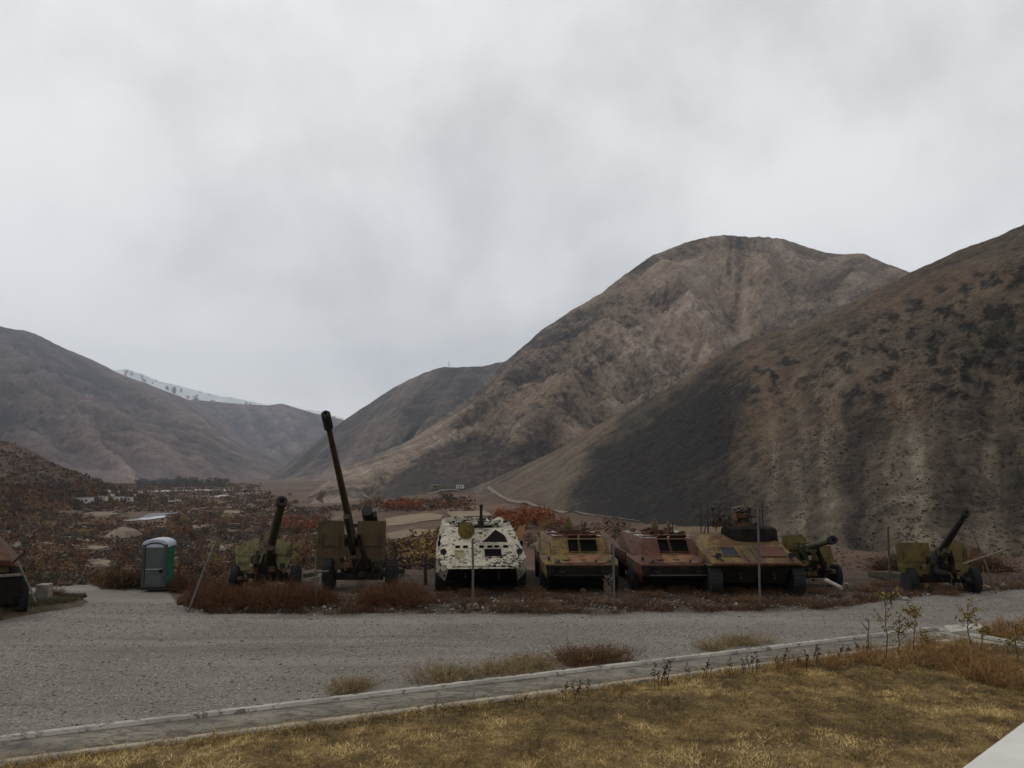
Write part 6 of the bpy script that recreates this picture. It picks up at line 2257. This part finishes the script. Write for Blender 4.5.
nt = 0
while nt < 260:
    p = random.choice([random.uniform(-20, 330), random.uniform(0, 240), random.uniform(180, 450)])
    q = 496 + 92 * random.random() ** 1.15
    if p > 330 and not (541 < q < 585 or 500 < q < 511):
        continue
    if 120 < p < 170 and 511 < q < 534:
        continue
    if any(((p - a) / w_) ** 2 + ((q - b - 1) / (h_ + 2)) ** 2 < 1 for a, b, w_, h_ in FIELDS):
        continue
    if 100 < p < 145 and 527 < q < 545:
        continue
    f = float(fbm(p / 40, q / 12, 600, 3))
    kd = random.choices(['rust', 'brown', 'olive', 'ochre', 'grey'], [4 + 8 * max(0, f), 3.5 + 6 * max(0, -f), 2.4, 2.4, 1.0])[0]
    if put_tree(kd, p, q, random.uniform(0.45, 1.05), sq=random.uniform(0.9, 1.4)):
        nt += 1
for i in range(34):
    put_tree('red', random.uniform(497, 546) if i < 22 else random.uniform(494, 566), random.uniform(521, 531), random.uniform(0.45, 0.75), 'bright red orange tree behind the white carrier and olive car', 'red trees behind the white carrier', 1.3)
for i in range(5):
    put_tree('ochre', random.uniform(544, 562), random.uniform(528, 533), random.uniform(0.35, 0.5), 'orange bush right of the red trees below the nearest hill', 'orange bushes below the nearest hill', 1.4)
for i in range(14):
    put_tree('red', random.uniform(386, 420), random.uniform(507, 512), random.uniform(0.6, 0.9), 'red orange tree above the pale fields behind the tall gun', 'red trees above the pale fields', 1.3)
for i in range(22):
    put_tree('rust' if i % 3 else 'red', random.uniform(282, 322), random.uniform(524, 534), random.uniform(0.6, 0.95), 'orange brown tree between the two left guns', 'orange trees between the left guns', 1.3)
for i in range(26):
    put_tree('brown', random.uniform(420, 620), random.uniform(536, 562), random.uniform(0.3, 0.6), 'low brown tree on the bench behind the armoured vehicles', 'low trees behind the armoured vehicles', 1.5)

for i in range(34):
    put_tree('brown' if i % 3 else 'grey', random.uniform(138, 226), random.uniform(485.2, 487.5), random.uniform(1.6, 2.6), 'dull brown tree in the long grove at the foot of the far mountain', 'grove at the foot of the far mountain', 1.5)
# bushes just over the brink behind the toilet and the row
brink = bush_kind('scrub_bush', 700, 1.0, 0.95, RUST[:2] + BROWN, (61, 62, 63), wid=0.03)
brink_o = bush_kind('scrub_bush', 700, 1.0, 0.95, [(0.10, 0.05, 0.016), (0.17, 0.095, 0.03), (0.22, 0.14, 0.05)], (64,), wid=0.03)
for p, q, Y, s, pr, lab, grp in [(114, 580, 38.0, 0.8, brink_o[0], 'orange grassy bush on the brink left of the toilet', None), (128, 586, 37.0, 1.0, brink[1], 'brown bush on the brink between orange bush and toilet', None), (188, 583, 36, 0.8, brink[0], 'brown bush right of the toilet', None)]:
    a = at(p, q, Y)
    place(pr, 'scrub_bush', a.x, a.y, drop_to(a.x, a.y) - 0.1, 0.5, s, lab, 'bush', grp)
for i in range(40):
    p = random.uniform(20, 960)
    Y = np.interp(p, EDGE_PX, EDGE_Y) + random.uniform(1.0, 4.5)
    if 120 < p < 185:
        Y += 2.5
    x_ = X(p, Y)
    s = random.uniform(0.6, 1.25)
    place(brink[i % 3], 'scrub_bush', x_, Y, drop_to(x_, Y) - 0.1, random.uniform(0, 6), (s * 1.2, s * 1.2, s * 0.8), 'brown scrub bush growing along the brink behind the row', 'bush', 'scrub along the brink')

# far scrub reads as one mass
n = 8600
parts = []
P_, S_ = [], []
while len(P_) < n:
    p, q = rng.uniform(-30, 470), 484.5 + 104 * rng.random() ** 1.45
    if len(P_) < 1100:
        p = rng.uniform(-30, 150)
        q = rng.uniform(np.interp(p, [0, 28, 50, 100, 150], [440, 449, 463, 482, 490]), 502)
    if p > 330 and 511 < q < 541:
        continue
    if 125 < p < 168 and 512 < q < 523:
        continue
    if any(((p - a) / w_) ** 2 + ((q - b - 0.6) / (h_ + 1.2)) ** 2 < 1 for a, b, w_, h_ in FIELDS):
        continue
    if p > 255 and q < np.interp(p, [255, 295, 348, 380, 470], [484, 508, 506, 503, 497]):
        continue
    g_ = hit(p, q)
    if g_ is None or g_.y < 80:
        continue
    P_.append(g_[:])
    S_.append(min(3.2, 0.45 + g_.y / 600) * rng.uniform(0.6, 1.5))
P_, S_ = np.array(P_), np.array(S_)
m = 9
off = rng.normal(0, 1, (n, m, 3)) * np.array([1.3, 1.0, 0.35]) * S_[:, None, None]
off[:, :, 2] = np.abs(off[:, :, 2])
ctr = (P_[:, None, :] + off).reshape(-1, 3)
u = rng.normal(0, 1, ctr.shape)
u /= np.linalg.norm(u, axis=1, keepdims=True)
w = np.cross(u, rng.normal(0, 1, ctr.shape))
w /= np.linalg.norm(w, axis=1, keepdims=True)
ls = np.repeat(S_, m)[:, None] * 0.48
V = np.stack([ctr - u * ls, ctr + w * ls, ctr + u * ls, ctr - w * ls], 1).reshape(-1, 3)
cf = np.clip(0.45 + 0.7 * fbm(P_[:, 0] / 60, P_[:, 1] / 60, 700, 4), 0, 1)
C = np.repeat(pal([(0.046, 0.031, 0.018), (0.084, 0.050, 0.026), (0.150, 0.070, 0.026), (0.195, 0.118, 0.046)], n, cf, 0.2), m * 4, axis=0)
tag(np_mesh('undergrowth', V, np.arange(len(V)).reshape(-1, 4), M['leaf'], cols=C, gain=0.78), 'brown scrub covering the valley floor', 'scrub', kind='stuff')

# low shrubs dotted over the near slope
P_ = []
while len(P_) < 3600:
    p, q = rng.uniform(690, 1060), rng.uniform(300, 585)
    if float(fbm(p / 30, q / 60, 801, 3)) < -0.12:
        continue
    g_ = hit(p, q)
    if g_ is None or g_.y < 48 or g_.y > 420:
        continue
    P_.append(g_[:])
P_ = np.array(P_)
n, m = len(P_), 7
S_ = rng.uniform(0.12, 0.30, n) * (0.5 + P_[:, 1] / 400)
off = rng.normal(0, 1, (n, m, 3)) * np.array([0.7, 0.7, 0.35]) * S_[:, None, None]
off[:, :, 2] = np.abs(off[:, :, 2])
ctr = (P_[:, None, :] + off).reshape(-1, 3)
u = rng.normal(0, 1, ctr.shape)
u /= np.linalg.norm(u, axis=1, keepdims=True)
w = np.cross(u, rng.normal(0, 1, ctr.shape))
w /= np.linalg.norm(w, axis=1, keepdims=True)
ls = np.repeat(S_, m)[:, None] * 0.5
V = np.stack([ctr - u * ls, ctr + w * ls, ctr + u * ls, ctr - w * ls], 1).reshape(-1, 3)
C = np.repeat(pal([(0.030, 0.024, 0.018), (0.052, 0.040, 0.030), (0.085, 0.06, 0.042)], n, None, 0.3), m * 4, axis=0)
tag(np_mesh('hillside_scrub', V, np.arange(len(V)).reshape(-1, 4), M['leaf'], cols=C), 'small dark shrubs dotted over the nearest hill', 'scrub', kind='stuff')

# mast on the middle mountain
g_ = at(449, 367, 3100)
mm = MB()
for s in (-1, 1):
    mm.tube([(s * 2.5, 0, -4), (0, 0, 24)], [0.6, 0.3], 5)
mm.box((0, 0, 18), (7, 0.5, 0.5))
o = mm.build('mast', M['dark_steel'])
o.location = (g_.x, g_.y, g_.z)
tag(o, 'tiny mast on top of the middle mountain', 'mast')
